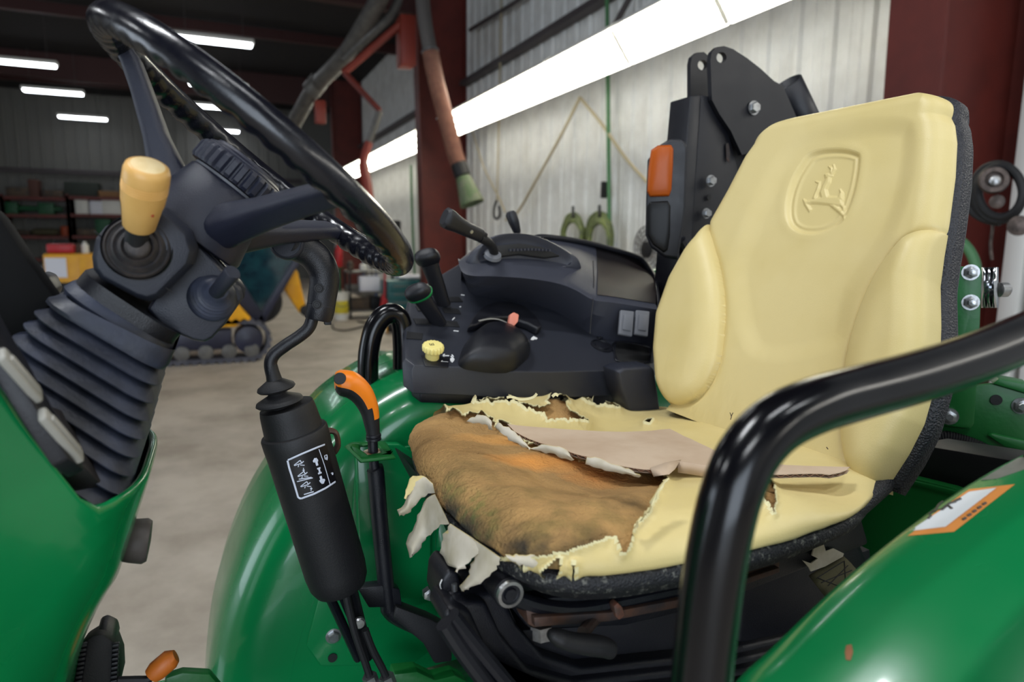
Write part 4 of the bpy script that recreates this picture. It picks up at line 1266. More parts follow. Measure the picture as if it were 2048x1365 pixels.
wheel = thing('steering_wheel', 'black three-spoke steering wheel with scalloped grip', None, sf(-.05, 0)); par(wheel, TR)
NA, NS = 432, 28
V, F = [], []
for i in range(NA):
    a = 2*pi*i/NA
    c_ = SC+RW*(cos(a)*SB+sin(a)*SY); e = cos(a)*SB+sin(a)*SY
    for k in range(NS):
        p = 2*pi*k/NS
        dirv = cos(p)*e+sin(p)*SA
        low = max(0, -sin(p)*.8-cos(p)*.6)              # under and inner side carries the finger grips
        r = RT_*(1+.05*sin(p))-.0026*low*(.5+.5*cos(a*50))**1.3
        V.append(c_+dirv*r)
for i in range(NA):
    j = (i+1) % NA
    for k in range(NS):
        l = (k+1) % NS
        F.append((i*NS+k, j*NS+k, j*NS+l, i*NS+l))
obj('rim', (V, F), M['rim'], wheel, angle=80)
HB = -.006
hubo = sf(0, HB)
for sa, wd in ((radians(165), .03), (radians(294), .03), (radians(45), .03)):
    e = cos(sa)*SB+sin(sa)*SY; tn = np.cross(SA, e)
    rings = []
    for r, ax, ww, hh in ((.022, -.088, .044, .046), (.045, -.078, .038, .038), (.085, -.050, .031, .022), (.125, -.022, .027, .018), (.150, -.006, .025, .017), (.164, .000, .022, .015)):
        cc = SC+e*r+SA*ax+SB*HB*(1-r/.17)
        sl = nrm(e*.82+SA*.57); up_ = np.cross(sl, tn)*-1
        rings.append([cc+tn*x+up_*y for x, y in rrect(ww, hh, min(ww, hh)*.34, 4)])
    obj('spoke', loft(rings), M['hub'], wheel, angle=40)
obj('hub', lathe([(.01, -.044), (.036, -.044), (.041, -.048), (.047, -.075), (.0535, -.103), (.053, -.107), (.046, -.109), (.01, -.109)], hubo, SA, 48, ref=SB), M['hub'], wheel, angle=40)
V, F = lathe([(.01, -.047), (.039, -.047), (.039, -.044)], hubo, SA, 40, ref=SB)
obj('hub_ring', (V, F), M['grey_d'], wheel)
# ribbed centre cap
prof = [(.030, -.043), (.0445, -.043), (.0468, -.040), (.0468, -.026), (.0445, -.0225), (.041, -.0205), (.041, -.0195), (.036, -.017), (.0345, -.0145), (.01, -.013)]
segs = 180
V = []; F = []
for r, hh in prof:
    for k in range(segs):
        t = 2*pi*k/segs
        q = (k % 6) < 2
        rr = r-(.0035 if (q and -.041 < hh < -.024) else 0)
        V.append(hubo+SA*hh+(SB*cos(t)+SY*sin(t))*rr)
for i in range(len(prof)-1):
    for k in range(segs):
        l = (k+1) % segs
        F.append((i*segs+k, i*segs+l, (i+1)*segs+l, (i+1)*segs+k))
F.append(tuple((len(prof)-1)*segs+k for k in range(segs)))
obj('ribbed_cap', (V, F), M['hub'], wheel, angle=30)

# ------------------------------------------------------------------ switch housing under the wheel
hs = thing('switch_housing', 'charcoal column housing carrying two stalk levers', None, onY(300, 520, .72)); par(hs, TR)
YH = .672


def poly_prism(pts, y0, dy, **k):
    return prism([onY(x, y, y0) for x, y in pts], (0, dy, 0))


lobe = [(178, 515), (186, 476), (206, 452), (262, 418), (330, 412), (384, 462), (396, 500), (388, 530), (318, 600), (296, 607), (272, 600), (196, 560), (181, 540)]
c_ = np.mean(lobe, 0)
rings = []
for f, y in ((.86, YH), (.985, YH+.012), (1.0, YH+.02), (1.012, YH+.06), (1.0, YH+.165)):
    rings.append([onY(*(c_+(np.array(q)-c_)*f), YH)+V3(0, y-YH, 0) for q in lobe])
obj('left_shell', loft(rings), M['black_soft'], hs, bevel=.0022, bseg=2, angle=22)
lobe2 = [(330, 440), (402, 492), (430, 520), (462, 560), (484, 578), (488, 598), (452, 650), (424, 680), (408, 688), (386, 684), (322, 656), (292, 620), (330, 560)]
c2 = np.mean(lobe2, 0)
rings = []
for f, y in ((.93, YH+.036), (.99, YH+.043), (1.0, YH+.052), (1.0, YH+.16)):
    rings.append([onY(*(c2+(np.array(q)-c2)*f), YH+.036)+V3(0, y-YH-.036, 0) for q in lobe2])
obj('right_shell', loft(rings), M['black_soft'], hs, bevel=.002, bseg=2, angle=22)
# seam and rear lip plate
obj('lip_plate', prism([onY(x, y, YH+.055) for x, y in ((310, 428), (326, 424), (418, 498), (440, 524), (470, 556), (492, 576), (488, 600), (470, 585), (430, 540), (400, 512))], (0, .10, 0)), M['black'], hs, bevel=.002)
obj('shell_seam', tube([onY(x, y, YH+.004) for x, y in ((188, 462), (205, 476), (222, 489))], .0007, 6), M['black_matte'], hs)
obj('shell_seam', tube([onY(x, y, YH+.006) for x, y in ((300, 552), (330, 575), (345, 585))], .0006, 6), M['black_matte'], hs)

# lever with amber knob
nY = V3(.10, -1, .12)
p0 = onY(275, 496, YH-.001)
lv = thing('shift_lever', 'shuttle lever with an amber plastic knob', None, p0); par(lv, TR)
obj('gaiter', lathe([(.026, -.004), (.0262, .001), (.0245, .003), (.0225, .0005), (.0205, .0035), (.0185, .006), (.0165, .004), (.0145, .008), (.0125, .011), (.0105, .008), (.0095, .014), (.0075, .016)], p0, nY, 40), mat('worn_brown_rubber', (46, 44, 46), .6, rgb2=(70, 62, 58), vscale=60, bump=.2, bscale=300), lv, angle=60)
obj('bezel', lathe([(.0262, -.002), (.0275, -.002), (.0278, .0012), (.0268, .0018), (.0262, .001)], p0, nY, 40), M['black_gloss'], lv)
kb, kt = onY(278, 455, YH-.018), onY(296, 330, YH-.05)
ax = nrm(kt-kb)
obj('stem', tube([p0+V3(-.002, -.004, -.002), (p0+kb)/2+V3(-.001, -.002, 0), kb+ax*.004], [.0095, .0092, .009], 20), M['black_matte'], lv)
hk = np.linalg.norm(kt-kb)
obj('knob', lathe([(.006, -.001), (.0105, -.001), (.0125, .0015), (.0152, hk*.36), (.0164, hk*.44), (.0171, hk*.60)]+[q for k in range(4) for q in ((.0174, hk*(.63+k*.035)), (.0168, hk*(.637+k*.035)), (.0168, hk*(.647+k*.035)), (.0174, hk*(.655+k*.035)))]+[(.0174, hk*.80), (.0172, hk*.90), (.0160, hk*.965), (.0135, hk*.992), (.013, hk*.994)], kb, ax, 48), M['yellow_knob'], lv, angle=50)
obj('knob_face', lathe([(.0136, hk*.990), (.011, hk*.999), (.006, hk*1.004), (.001, hk*1.006)], kb, ax, 40), M['knob_top'], lv, angle=60)
sd = nrm(CAM-(kb+ax*hk*.42)); sd = nrm(sd-ax*(sd @ ax)); sd = nrm(sd-.38*np.cross(sd, ax)*-1) if False else sd
side_ = np.cross(ax, sd)
obj('knob_dot', lathe([(.0001, .0), (.0013, .0), (.0011, .0006), (.0001, .0008)], kb+ax*hk*.38+nrm(sd*.86+side_*.50)*.0166, nrm(sd*.86+side_*.50), 14), mat('rust_dot', (172, 72, 40), .6), lv)

# short stalk
p1 = onY(425, 596, YH+.034)
sv = thing('turn_stalk', 'short round stalk on a dusty rubber gaiter', None, p1); par(sv, TR)
nS = V3(.25, -1, .35)
obj('gaiter', lathe([(.0225, -.002), (.0225, .002), (.0205, .004), (.0207, .006), (.0185, .008), (.0187, .010), (.0165, .012), (.0167, .014), (.0145, .0155), (.0147, .017), (.0125, .0185), (.0105, .024), (.008, .027)], p1, nS, 36), M['rubber'], sv, angle=50)
k0, k1 = onY(432, 585, YH+.008), onY(466, 544, YH-.012)
obj('stalk', lathe([(.0058, -.002), (.0066, 0), (.0074, np.linalg.norm(k1-k0)*.96), (.0068, np.linalg.norm(k1-k0)), (.001, np.linalg.norm(k1-k0)*1.005)], k0, k1-k0, 26), M['black_soft'], sv, angle=50)
obj('stalk_neck', tube([p1+nrm(nS)*.018, k0+nrm(k1-k0)*.002], [.009, .0065], 16), M['rubber'], sv)

# ------------------------------------------------------------------ boot with pleats
bt_ = thing('column_boot', 'pleated dusty rubber boot around the steering column', None, sf(-.30, 0)); par(bt_, TR)
rings = []
spec = []


def bring(s, b0, b1, hw, r, k=6):
    w_, h_ = (b1-b0), 2*hw
    return [sf(-s, (b0+b1)/2+x, y) for x, y in rrect(w_, h_, min(r, w_/2*.95, h_/2*.95), k)]


# collar
obj('collar', loft([bring(s, -.054+d, .046-d, .070-d, .03) for s, d in ((.196, .004), (.200, .000), (.207, -.002), (.212, .001), (.218, .001), (.222, -.002), (.228, .002))]), M['rubber'], bt_, angle=40)
obj('clamp_strap', loft([bring(s, -.052, .044, .069, .03) for s in (.186, .199)]), M['black'], bt_, angle=40)
# top skirt then pleats: each pleat plane is traced from its left tip to its right tip


def sb_(px_, py_, Y=.725):
    v = onY(px_, py_, Y)-SC; return -(v @ SA), v @ SB


def pring(L_, R_, hw, inset, ds=0.0, r=.026):
    (s0, b0), (s1, b1) = L_, R_
    b0, b1 = b0+inset, b1-inset
    out = []
    for x, y in rrect(b1-b0, 2*(hw-inset), r, 6):
        t = (x+(b1-b0)/2)/(b1-b0)
        out.append(sf(-(s0*(1-t)+s1*t+ds), (b0+b1)/2+x, y))
    return out


rings = [pring((.226, -.050), (.226, .042), .066, 0), pring((.229, -.054), (.232, .047), .069, 0)]
Ls, Rs = sb_(106, 593), sb_(334, 728)
rings += [pring((Ls[0]-.012, Ls[1]+.010), (Rs[0]-.02, Rs[1]-.004), .084, 0), pring((Ls[0]-.003, Ls[1]+.001), (Rs[0]-.006, Rs[1]), .088, 0), pring(Ls, Rs, .088, .001)]
for k in range(9):
    if k:
        Lk, Rk = sb_(106-18*k, 593+22*k), sb_(333-8.6*k, 724+31.5*k)
        hw = .088+.004*k
        rings += [pring(Lk, Rk, hw, .0065, -.0075), pring(Lk, Rk, hw, .0018, -.0025), pring(Lk, Rk, hw, 0, -.0008), pring(Lk, Rk, hw, .0006, .0004)]
    else:
        Lk, Rk, hw = Ls, Rs, .088
    rings += [pring(Lk, Rk, hw, .0095, .0015)]
obj('bellows', loft(rings), M['rubber'], bt_, angle=40)

# ------------------------------------------------------------------ dash cowl
cw = thing('dash_cowl', 'bright green dash cowl with black panel and grey rocker switches', None, (-.2, .74, 1.2)); par(cw, TR)
Y0 = .56
half = .195


def cowl_x(y, z):
    xr = np.interp(z, [.8, .9, 1.07, 1.18, 1.27, 1.5], [-.215, -.185, -.133, -.098, -.066, -.04])
    return xr-.12*(min(1.0, abs(y-.755)/half))**4.0


def cowl_ring(t, inset=0.0, dz=0.0):
    zr = .80+t*(1.27-.80)
    P_ = []
    ys = np.sin(np.linspace(-pi/2, pi/2, 41))*half
    for y in ys:
        x = cowl_x(.755+y, zr)
        P_.append((x, .755+y))
    P_ = [(-.75, .56)]+[(-.75+(P_[0][0]+.75)*k/14, .56) for k in range(1, 14)]+P_+[(-.75+(P_[-1][0]+.75)*k/14, .95) for k in range(13, 0, -1)]+[(-.75, .95)]
    out = []
    for x, y in P_:
        zt_ = min(1.42, 1.28+max(0, (-.066-x)-.035)*2.45)
        k = inset
        out.append((x-(k if x > -.4 else 0)*(1 if abs(y-.755) < .17 else .25), y+(k if y < .62 else (-k if y > .89 else 0)), .80+t*(zt_-.80)+dz))
    return out


rings = [cowl_ring(t) for t in np.linspace(0, .97, 22)]+[cowl_ring(.985, .0005), cowl_ring(.995, .002), cowl_ring(1.0, .005), cowl_ring(.999, .009), cowl_ring(.98, .010), cowl_ring(.90, .011)]
obj('cowl_body', loft(rings, True, True, False), M['green'], cw, angle=60)


obj('hood_top', prism([(-.75, .572, 1.385), (-.19, .572, 1.385), (-.19, .938, 1.385), (-.75, .938, 1.385)], (0, 0, .012)), M['green'], cw, bevel=.004)


def slope(px_, py_, dn=0):
    """point on the sloping black dash face"""
    a, b = onY(0, 692, Y0+.006), onY(138, 918, Y0+.006)
    t = b-a; n = nrm(np.cross(t, (0, 1, 0)));
    if n[0] < 0: n = -n
    return onP(px_, py_, a+n*dn, n), n


_, sn = slope(100, 850)
face = [slope(x, y, .004)[0] for x, y in ((-60, 590), (0, 692), (60, 796), (138, 918), (170, 942), (162, 905), (104, 812), (55, 722), (22, 668), (-10, 610), (-50, 540))]
obj('switch_strip', prism(face, -sn*.012), M['black'], cw, bevel=.002)
face = [slope(x, y, -.035)[0] for x, y in ((-90, 560), (0, 690), (60, 795), (138, 918), (235, 985), (268, 972), (285, 925), (225, 760), (60, 520))]
obj('dash_panel', prism(face, -sn*.02), mat('brown_black_panel', (34, 32, 34), .5, bump=.2, bscale=700), cw, bevel=.003)
face = [slope(x, y, -.010)[0] for x, y in ((104, 812), (150, 880), (165, 930), (196, 962), (238, 985), (256, 979), (276, 950), (293, 906), (283, 896), (215, 872), (150, 830))]
obj('panel_floor', prism(face, -sn*.02), bpy.data.materials['brown_black_panel'], cw, bevel=.002)
lipw = [slope(x, y, -.030)[0] for x, y in ((150, 905), (180, 880), (250, 960), (272, 975), (250, 988), (200, 960))]
for (cx_, cy_, ang_), lb in (((41, 753, 0), 0), ((123, 873, 0), 0)):
    ce, n_ = slope(cx_, cy_, .006)
    u_ = nrm(slope(cx_+42, cy_+48, .006)[0]-ce); v_ = np.cross(n_, u_)
    R_ = np.array([u_, v_, n_]).T
    hw = np.linalg.norm(slope(cx_+39, cy_+46, .006)[0]-ce)
    b_ = obj('rocker_switch', box(ce, (hw*1.95, .0135, .006), R_), M['grey'], cw, bevel=.0022, bseg=3)
    obj('rocker_key', box(ce+n_*.0032, (hw*1.45, .0065, .003), R_), M['grey'], cw, bevel=.0015)
# dark visor behind the boot
obj('instrument_visor', prism([onY(x, y, .70) for x, y in ((-90, 420), (-20, 415), (4, 440), (60, 525), (112, 598), (60, 660), (28, 690), (-20, 640), (-90, 560))], (0, .03, 0)), mat('visor_black', (7, 7, 8), .8, spec=.2), cw, bevel=.004)
obj('visor_edge', prism([onY(x, y, .86) for x, y in ((78, 545), (98, 552), (112, 580), (104, 596), (88, 575))], (0, .04, 0)), M['black'], cw, bevel=.003)
# boot seat frame at the bottom of the panel
# knob on the rear face
kp = onX(252, 1082, -.098)
obj('side_knob', lathe([(.004, -.01), (.019, -.008), (.0215, .006), (.0225, .017), (.020, .021), (.006, .022)], kp, (1, -.02, -.18), 28), mat('grey_brown_knob', (74, 68, 66), .5, bump=.1, bscale=300), cw, angle=50)

# ------------------------------------------------------------------ pedals on the platform
pd = thing('foot_pedal', 'black ribbed foot pedal', None, onY(195, 1320, .80)); par(pd, TR)
pad = [onY(x, y, .80) for x, y in ((160, 1288), (186, 1272), (205, 1268), (228, 1285), (238, 1312), (240, 1350), (228, 1400), (130, 1400), (142, 1340))]
obj('pad', prism(pad, (.0, .045, -.012)), M['black_matte'], pd, bevel=.004)
for k in range(12):
    for x0 in (168, 232):
        p = onY(x0-k*1.3*(1 if x0 < 200 else .4), 1290+k*9, .797)
        obj('tread_tooth', box(p, (.007, .006, .0035)), M['black'], pd, bevel=.001)
obj('pad_tab', prism([onY(x, y, .81) for x, y in ((188, 1276), (205, 1266), (228, 1276), (233, 1300), (215, 1296))], (0, .04, .002)), M['black'], pd, bevel=.004)
obj('pedal_arm', tube([onY(150, 1330, .84), onY(120, 1400, .86)], .012, 10), M['black'], pd)
ol = thing('release_handle', 'orange grip on a bent black rod by the pedals', None, onY(330, 1330, .80)); par(ol, TR)
obj('grip', tube([onY(304, 1352, .80), onY(314, 1342, .80), onY(340, 1320, .80), onY(352, 1313, .80)], [.0095, .0115, .0115, .0075], 18), M['orange_d'], ol, angle=60)
obj('rod', tube(spline([onY(306, 1353, .80), onY(295, 1360, .80), onY(270, 1361, .80), onY(235, 1362, .80)], 5), .0045, 8), M['black_matte'], ol)
# ================================================================== far fender with console
fd = thing('far_fender', 'glossy green fender beyond the seat', None, (.4, 1.25, .9)); par(fd, TR)
prof = spline([(-.062, .60), (-.060, .70), (-.036, .856), (.012, .989), (.075, 1.093), (.166, 1.204), (.285, 1.272), (.36, 1.268), (.48, 1.235), (.70, 1.215), (.95, 1.20), (1.12, 1.12), (1.2, .98)], 8)
prof = resample(prof, 70)
pn = []
for i in range(len(prof)):
    a = prof[max(0, i-1)]; b = prof[min(len(prof)-1, i+1)]; t = nrm(b-a); pn.append((-t[1], t[0]))
pn = np.array(pn)
rings = []
for y, f in ((1.055, -.30), (1.055, -.12), (1.055, -.075), (1.058, -.058), (1.066, -.040), (1.080, -.022), (1.100, -.009), (1.13, -.001), (1.18, 0), (1.30, -.001), (1.40, -.012), (1.43, -.04)):
    rings.append([(prof[i][0]+pn[i][0]*f, y, prof[i][1]+pn[i][1]*f) for i in range(len(prof))])
V, F = loft(rings, closed=False)
obj('fender_skin', (V, F), M['green'], fd, angle=60, solid=.004, solid_off=-1)
# inner wall panel facing the seat
inner = [(prof[i][0]+pn[i][0]*-.12, 1.054, prof[i][1]+pn[i][1]*-.12) for i in range(0, 62, 2)]
wallp = [tuple(p) for p in inner]+[(1.1, 1.054, .80), (.10, 1.054, .75)]
obj('inner_wall', prism(wallp, (0, .004, 0)), M['green'], fd)
# stiffening swage and plates
obj('raised_panel', prism([onY(x, y, 1.054) for x, y in ((715, 905), (830, 890), (870, 960), (872, 1290), (820, 1330), (640, 1330), (612, 1290), (640, 1180), (700, 1080), (708, 960))], (0, -.004, 0)), M['green'], fd, bevel=.003, bseg=3)
obj('post_plate', prism([onY(x, y, 1.03) for x, y in ((712, 890), (800, 890), (862, 930), (862, 1190), (828, 1200), (720, 1195))], (0, .02, 0)), M['green'], fd, bevel=.003)
for px, py, r in ((667, 1273, .0095), (808, 1028, .010), (905, 1045, .010)):
    p = onY(px, py, 1.05)
    b_ = obj('bolt', lathe([(r*1.35, -.001), (r*1.35, .001), (r, .0015)], p, (0, -1, 0), 20), M['steel'], fd)
    obj('bolt_head', lathe([(r, .001), (r, .006), (r*.85, .0075), (.0005, .0075)], p, (0, -1, 0), 6), M['steel'], fd, angle=25)
obj('bolt_hole', lathe([(.0075, 0), (.0075, .002), (.001, .002)], onY(665, 1316, 1.0495), (0, -1, 0), 20), M['black_matte'], fd)
obj('platform', box((.25, .85, .715), (1.1, .75, .05)), M['green'], fd, bevel=.004)
obj('floor_bracket', prism([onY(x, y, .86) for x, y in ((325, 1400), (330, 1358), (365, 1347), (420, 1350), (445, 1380), (450, 1400))], (0, .015, 0)), M['green_d'], fd, bevel=.003)
obj('bracket_plate', prism([onY(x, y, .93) for x, y in ((780, 1400), (790, 1350), (835, 1345), (870, 1362), (910, 1352), (935, 1365), (940, 1400))], (0, .03, 0)), M['green_d'], fd, bevel=.002)

# far grab rail
rail = thing('far_grab_rail', 'black bent tube grab rail beyond the gear stick', None, onY(735, 760, 1.17)); par(rail, TR)
P = [onY(x, y, 1.17) for x, y in ((752, 1000), (745, 900), (738, 800), (736, 735), (740, 690), (750, 655), (768, 632), (788, 628), (802, 645), (806, 690), (806, 740), (806, 800))]
obj('tube', tube(spline(P, 8), .0180, 18), M['black_gloss'], rail, angle=60)
obj('foot_plate', box(P[0]+V3(0, 0, .02), (.07, .07, .006)), M['black_gloss'], rail)

# ------------------------------------------------------------------ console
cs = thing('control_console', 'black plastic control console on the far fender', None, onY(1050, 780, 1.05)); par(cs, TR)
D0, D1, D2 = onY(825, 732, 1.04), onY(1221, 748, 1.04), onY(822, 592, 1.26)
DN = nrm(np.cross(D1-D0, D2-D0))
if DN[2] < 0: DN = -DN


def dk(x, y, h=0):
    return onP(x, y, D0+DN*h, DN)


deck = [(825, 732), (931, 737), (1018, 745), (1100, 746), (1221, 743), (1304, 728), (1318, 690), (1318, 600), (1300, 560), (1150, 500), (960, 500), (860, 560), (824, 582), (814, 604), (806, 690), (806, 718)]
dp = [dk(*q) for q in deck]
cD = np.mean(dp, 0)
rings = []
for f, hh in ((.96, 0), (.985, -.001), (1.0, -.008)):
    rings.append([cD+(p-cD)*f+DN*hh for p in dp])
rings.append([p+V3(0, 0, -.045) for p in dp])
rings.append([cD+(p-cD)*.985+V3(0, 0, -.047) for p in dp])
obj('deck', loft(rings[::-1]), mat('deck_plastic', (42, 44, 52), .38, bump=.3, bscale=1000, dist=.0012), cs, bevel=.0035, bseg=3, angle=35)
sk = [cD+(p-cD)*np.array((.94, .94, 1)) for p in dp]
obj('skirt', loft([[p+V3(0, .004, -.044) for p in sk], [p+V3(.0, .006, -.066) for p in sk]]), M['black'], cs, bevel=.003)

# raised binnacle: loft between traced ridge lines at real depths
YD = 1.30
foot = [dk(x, y, -.002) for x, y in ((925, 520), (928, 560), (945, 590), (1000, 598), (1055, 606), (1105, 622), (1145, 645), (1185, 672), (1222, 682), (1310, 690))]
sh = [onY(x, y, yy) for x, y, yy in ((918, 528, 1.22), (925, 545, 1.20), (945, 552, 1.185), (985, 553, 1.18), (1050, 557, 1.175), (1110, 566, 1.17), (1150, 580, 1.155), (1186, 600, 1.13), (1230, 606, 1.12), (1316, 620, 1.105))]
sh2 = [p+V3(.002, .012, .010) for p in sh]
md = [onY(x, y, yy) for x, y, yy in ((920, 520, 1.27), (935, 512, 1.27), (960, 505, 1.26), (1010, 500, 1.25), (1070, 500, 1.25), (1130, 510, 1.25), (1175, 530, 1.25), (1200, 545, 1.25), (1245, 560, 1.24), (1312, 580, 1.22))]
rg_ = [onY(x, y, yy) for x, y, yy in ((930, 512, 1.34), (955, 492, 1.34), (985, 480, 1.34), (1030, 476, 1.34), (1070, 473, 1.34), (1110, 476, 1.34), (1160, 484, 1.34), (1200, 494, 1.34), (1250, 510, 1.34), (1306, 552, 1.32))]
bk_ = [p+V3(0, .03, -.10) for p in rg_]
n = 60
rows = [resample(spline(r, 6), n) for r in (foot, [f*.35+s_*.65+V3(0, -.004, -.003) for f, s_ in zip(foot, sh)], sh, sh2, md, rg_, [p+V3(0, .008, -.004) for p in rg_], bk_)]
V, F = loft([list(map(tuple, r)) for r in rows], closed=False)
c0_ = len(V)
V += [tuple(np.mean([rows[k][0] for k in range(8)], 0)), tuple(np.mean([rows[k][-1] for k in range(8)], 0))]
F += [(k*n, (k+1)*n, c0_) for k in range(7)]+[((k+1)*n-1, (k+2)*n-1, c0_+1) for k in range(7)]+[(0, 7*n, c0_), (n-1, 8*n-1, c0_+1)]
M['console'] = mat('console_grey_plastic', (54, 56, 66), .42, bump=.35, bscale=1100, dist=.0012, rvar=.06)
obj('binnacle', (V, F), M['console'], cs, angle=32)
gp = []
for k_ in (3, 4, 5):
    q_ = proj(rows[k_]); r_ = resample([p for p, x_ in zip(rows[k_], q_[:, 0]) if x_ > 1191], 18)
    gp.append([p+V3(0, -.0006, .0012) for p in r_])
gp = [gp[0]]+[[a_*.5+b_*.5 for a_, b_ in zip(gp[0], gp[1])]]+gp[1:]
V, F = loft([list(map(tuple, r)) for r in gp], closed=False)
obj('reflection_sheet', (V, F), M['dark_reflect'], cs, angle=60)  # added sheet: dark reflection on the binnacle put into its colour
# side closing wall on the right end, back panel with its dark reflection in the colour
right = [onY(x, y, yy) for x, y, yy in ((1300, 728, 1.06), (1316, 620, 1.10), (1312, 580, 1.2), (1308, 552, 1.3), (1290, 522, 1.34), (1300, 700, 1.30))]
obj('end_wall', prism(right, (.008, 0, 0)), M['black'], cs, bevel=.002)
bp = [onY(x, y, 1.33) for x, y in ((1068, 476), (1090, 472), (1180, 485), (1270, 510), (1290, 524), (1302, 548), (1310, 600), (1250, 590), (1200, 540), (1150, 505))]
obj('back_panel', prism(bp, (0, .012, 0)), M['dark_reflect'], cs, bevel=.003)
obj('back_edge', tube(spline([onY(x, y, 1.325) for x, y in ((1062, 479), (1090, 474), (1180, 487), (1268, 512), (1288, 526), (1300, 550), (1308, 585))], 6), .006, 10), M['black'], cs)
obj('panel_seam', tube([onY(1186, 522, 1.246), onY(1188, 560, 1.2), onY(1186, 602, 1.126), onY(1182, 640, 1.112), onY(1180, 668, 1.102)], .0009, 6), M['black_matte'], cs)
# oval lever pod on top of the binnacle
pod_o = [(928, 540), (932, 520), (950, 500), (975, 484), (1010, 477), (1060, 480), (1110, 500), (1150, 525), (1160, 542), (1148, 552), (1100, 554), (1040, 554), (980, 554), (945, 552)]
cp = np.mean(pod_o, 0)
pod_r = []
for f, dy in ((1.0, 0), (.985, -.012), (.94, -.022), (.85, -.028), (.80, -.027), (.77, -.018), (.60, -.016)):
    pod_r.append([onY(*(cp+(np.array(q)-cp)*f-np.array((0, 4*(1-f)))), 1.235+.0)+V3(0, dy*.7, -dy*.55) for q in pod_o])
obj('lever_pod', loft([resample(spline(r, 3, True), 60) for r in pod_r], True, True, True), M['console'], cs, angle=50)
obj('pod_slot', prism([p+V3(0, -.0205, .016) for p in [onY(x, y, 1.235) for x, y in ((958, 524), (985, 508), (1030, 503), (1075, 510), (1110, 527), (1080, 531), (1030, 524), (985, 530))]], (0, .004, -.003)), M['black_matte'], cs, bevel=.001)
obj('pod_ridges', join(*[box(onY(1010+k*7, 517+abs(k-6)*.3, 1.235)+V3(0, -.022, .018), (.0028, .012, .004)) for k in range(12)]), M['console'], cs)

# top lever with a chunky grip, small lever behind
p_a, p_b = onY(988, 512, 1.21), onY(964, 486, 1.185)
tl = thing('range_lever', 'black lever with a long flared grip on the console top', None, p_a); par(tl, TR)
obj('stem', tube(spline([onY(990, 515, 1.22), onY(985, 496, 1.20), onY(975, 484, 1.18), onY(960, 476, 1.17)], 6), .0085, 14), M['black_matte'], tl)
g0, g1 = onY(968, 474, 1.175), onY(890, 440, 1.15)
e = nrm(g1-g0); up_ = nrm(V3(0, -.3, 1)-e*(e @ V3(0, -.3, 1))); sd_ = np.cross(e, up_); L_ = np.linalg.norm(g1-g0)
rings = [[g0+e*(L_*t)+sd_*x*w_+up_*(y*h_+o) for x, y in rrect(1, 1, .3, 3)] for t, w_, h_, o in ((0, .018, .018, 0), (.10, .020, .021, 0), (.12, .024, .024, 0), (.5, .026, .026, 0), (.75, .028, .030, .002), (.92, .028, .036, .0035), (1.0, .026, .036, .004), (1.05, .018, .026, .004))]
obj('grip', loft(rings), M['black'], tl, angle=35)
obj('grip_screw', lathe([(.0035, 0), (.003, .001), (.0005, .001)], g0+e*L_*.42-sd_*.0128*(1 if (sd_ @ (CAM-g0)) < 0 else -1), -sd_*(1 if (sd_ @ (CAM-g0)) < 0 else -1), 12), M['steel'], tl)
obj('boot_disc', lathe([(.004, -.002), (.018, -.001), (.016, .005), (.010, .008)], onY(985, 512, 1.215), (0, -.6, .8), 20), M['grey_d'], tl)
sl = thing('small_lever', 'small black lever standing behind the console top', None, onY(1040, 478, 1.34)); par(sl, TR)
a, b = onY(1040, 480, 1.345), onY(1024, 434, 1.345)
obj('stem', tube([a, (a+b)/2], .006, 10), M['black_matte'], sl)
obj('grip', lathe([(.007, -.024), (.0085, -.02), (.0115, .0), (.012, .018), (.008, .024), (.001, .025)], b-nrm(b-a)*.012, b-a, 18), M['black'], sl)
# slots and two T-headed levers
for k, (x, y, L_) in enumerate(((868, 704-88, 62), (872, 646-22, 62), (868, 645, 68))):
    pass
SL = [((886, 600), (920, 600)), ((888, 622), (918, 624)), ((834, 618), (852, 619)), ((830, 644), (858, 645)), ((886, 648), (915, 650))]
for (a, b) in SL:
    pa, pb = dk(*a), dk(*b)
    u_ = nrm(pb-pa); v_ = np.cross(DN, u_)
    obj('slot', box((pa+pb)/2+DN*.0006, (np.linalg.norm(pb-pa)*1.1, .019, .0022), np.array([u_, v_, DN]).T), M['black_matte'], cs, bevel=.0005)


def t_lever(name, foot_px, neck_px, head_px, wpx, label, rim=None):
    t = thing(name, label, None, dk(*foot_px)); par(t, TR)
    p = dk(*foot_px)
    yy = p[1]-.012
    n1, h1 = onY(*neck_px, yy), onY(*head_px, yy-.008)
    ax = nrm(h1-p)
    xs = nrm(RT-ax*(RT @ ax)); ys = np.cross(ax, xs)
    L_ = np.linalg.norm(h1-p)
    rings = [[p+ax*L_*t_+xs*x*w_+ys*y*d_ for x, y in rrect(1, 1, .32, 3)] for t_, w_, d_ in ((0, .026, .014), (.35, .028, .016), (.7, .030, .018), (.9, .033, .02))]
    obj('shank', loft(rings), M['black'], t, angle=40)
    wd = wpx/FPX*((h1-CAM) @ FW)
    hd = nrm(V3(-.25, -.75, .6)-xs*(V3(-.25, -.75, .6) @ xs))
    yy_ = np.cross(hd, xs)
    rr = rrect(1, 1, .42, 5)
    rings = [[h1+hd*z+xs*x*wd*f+yy_*y*wd*.60*f for x, y in rr] for z, f in ((-.012, .80), (-.004, .98), (0, 1.0), (.006, 1.0), (.012, .96), (.017, .84), (.020, .6), (.021, .3))]
    obj('head', loft(rings), M['black'], t, angle=60)
    if rim:
        obj('green_ring', loft([[h1+hd*z+xs*x*wd*f+yy_*y*wd*.62*f for x, y in rr] for z, f in ((-.004, 1.0), (-.003, 1.03), (.000, 1.03), (.001, 1.0))]), mat('green_ring', (16, 120, 62), .4), t)
    return t


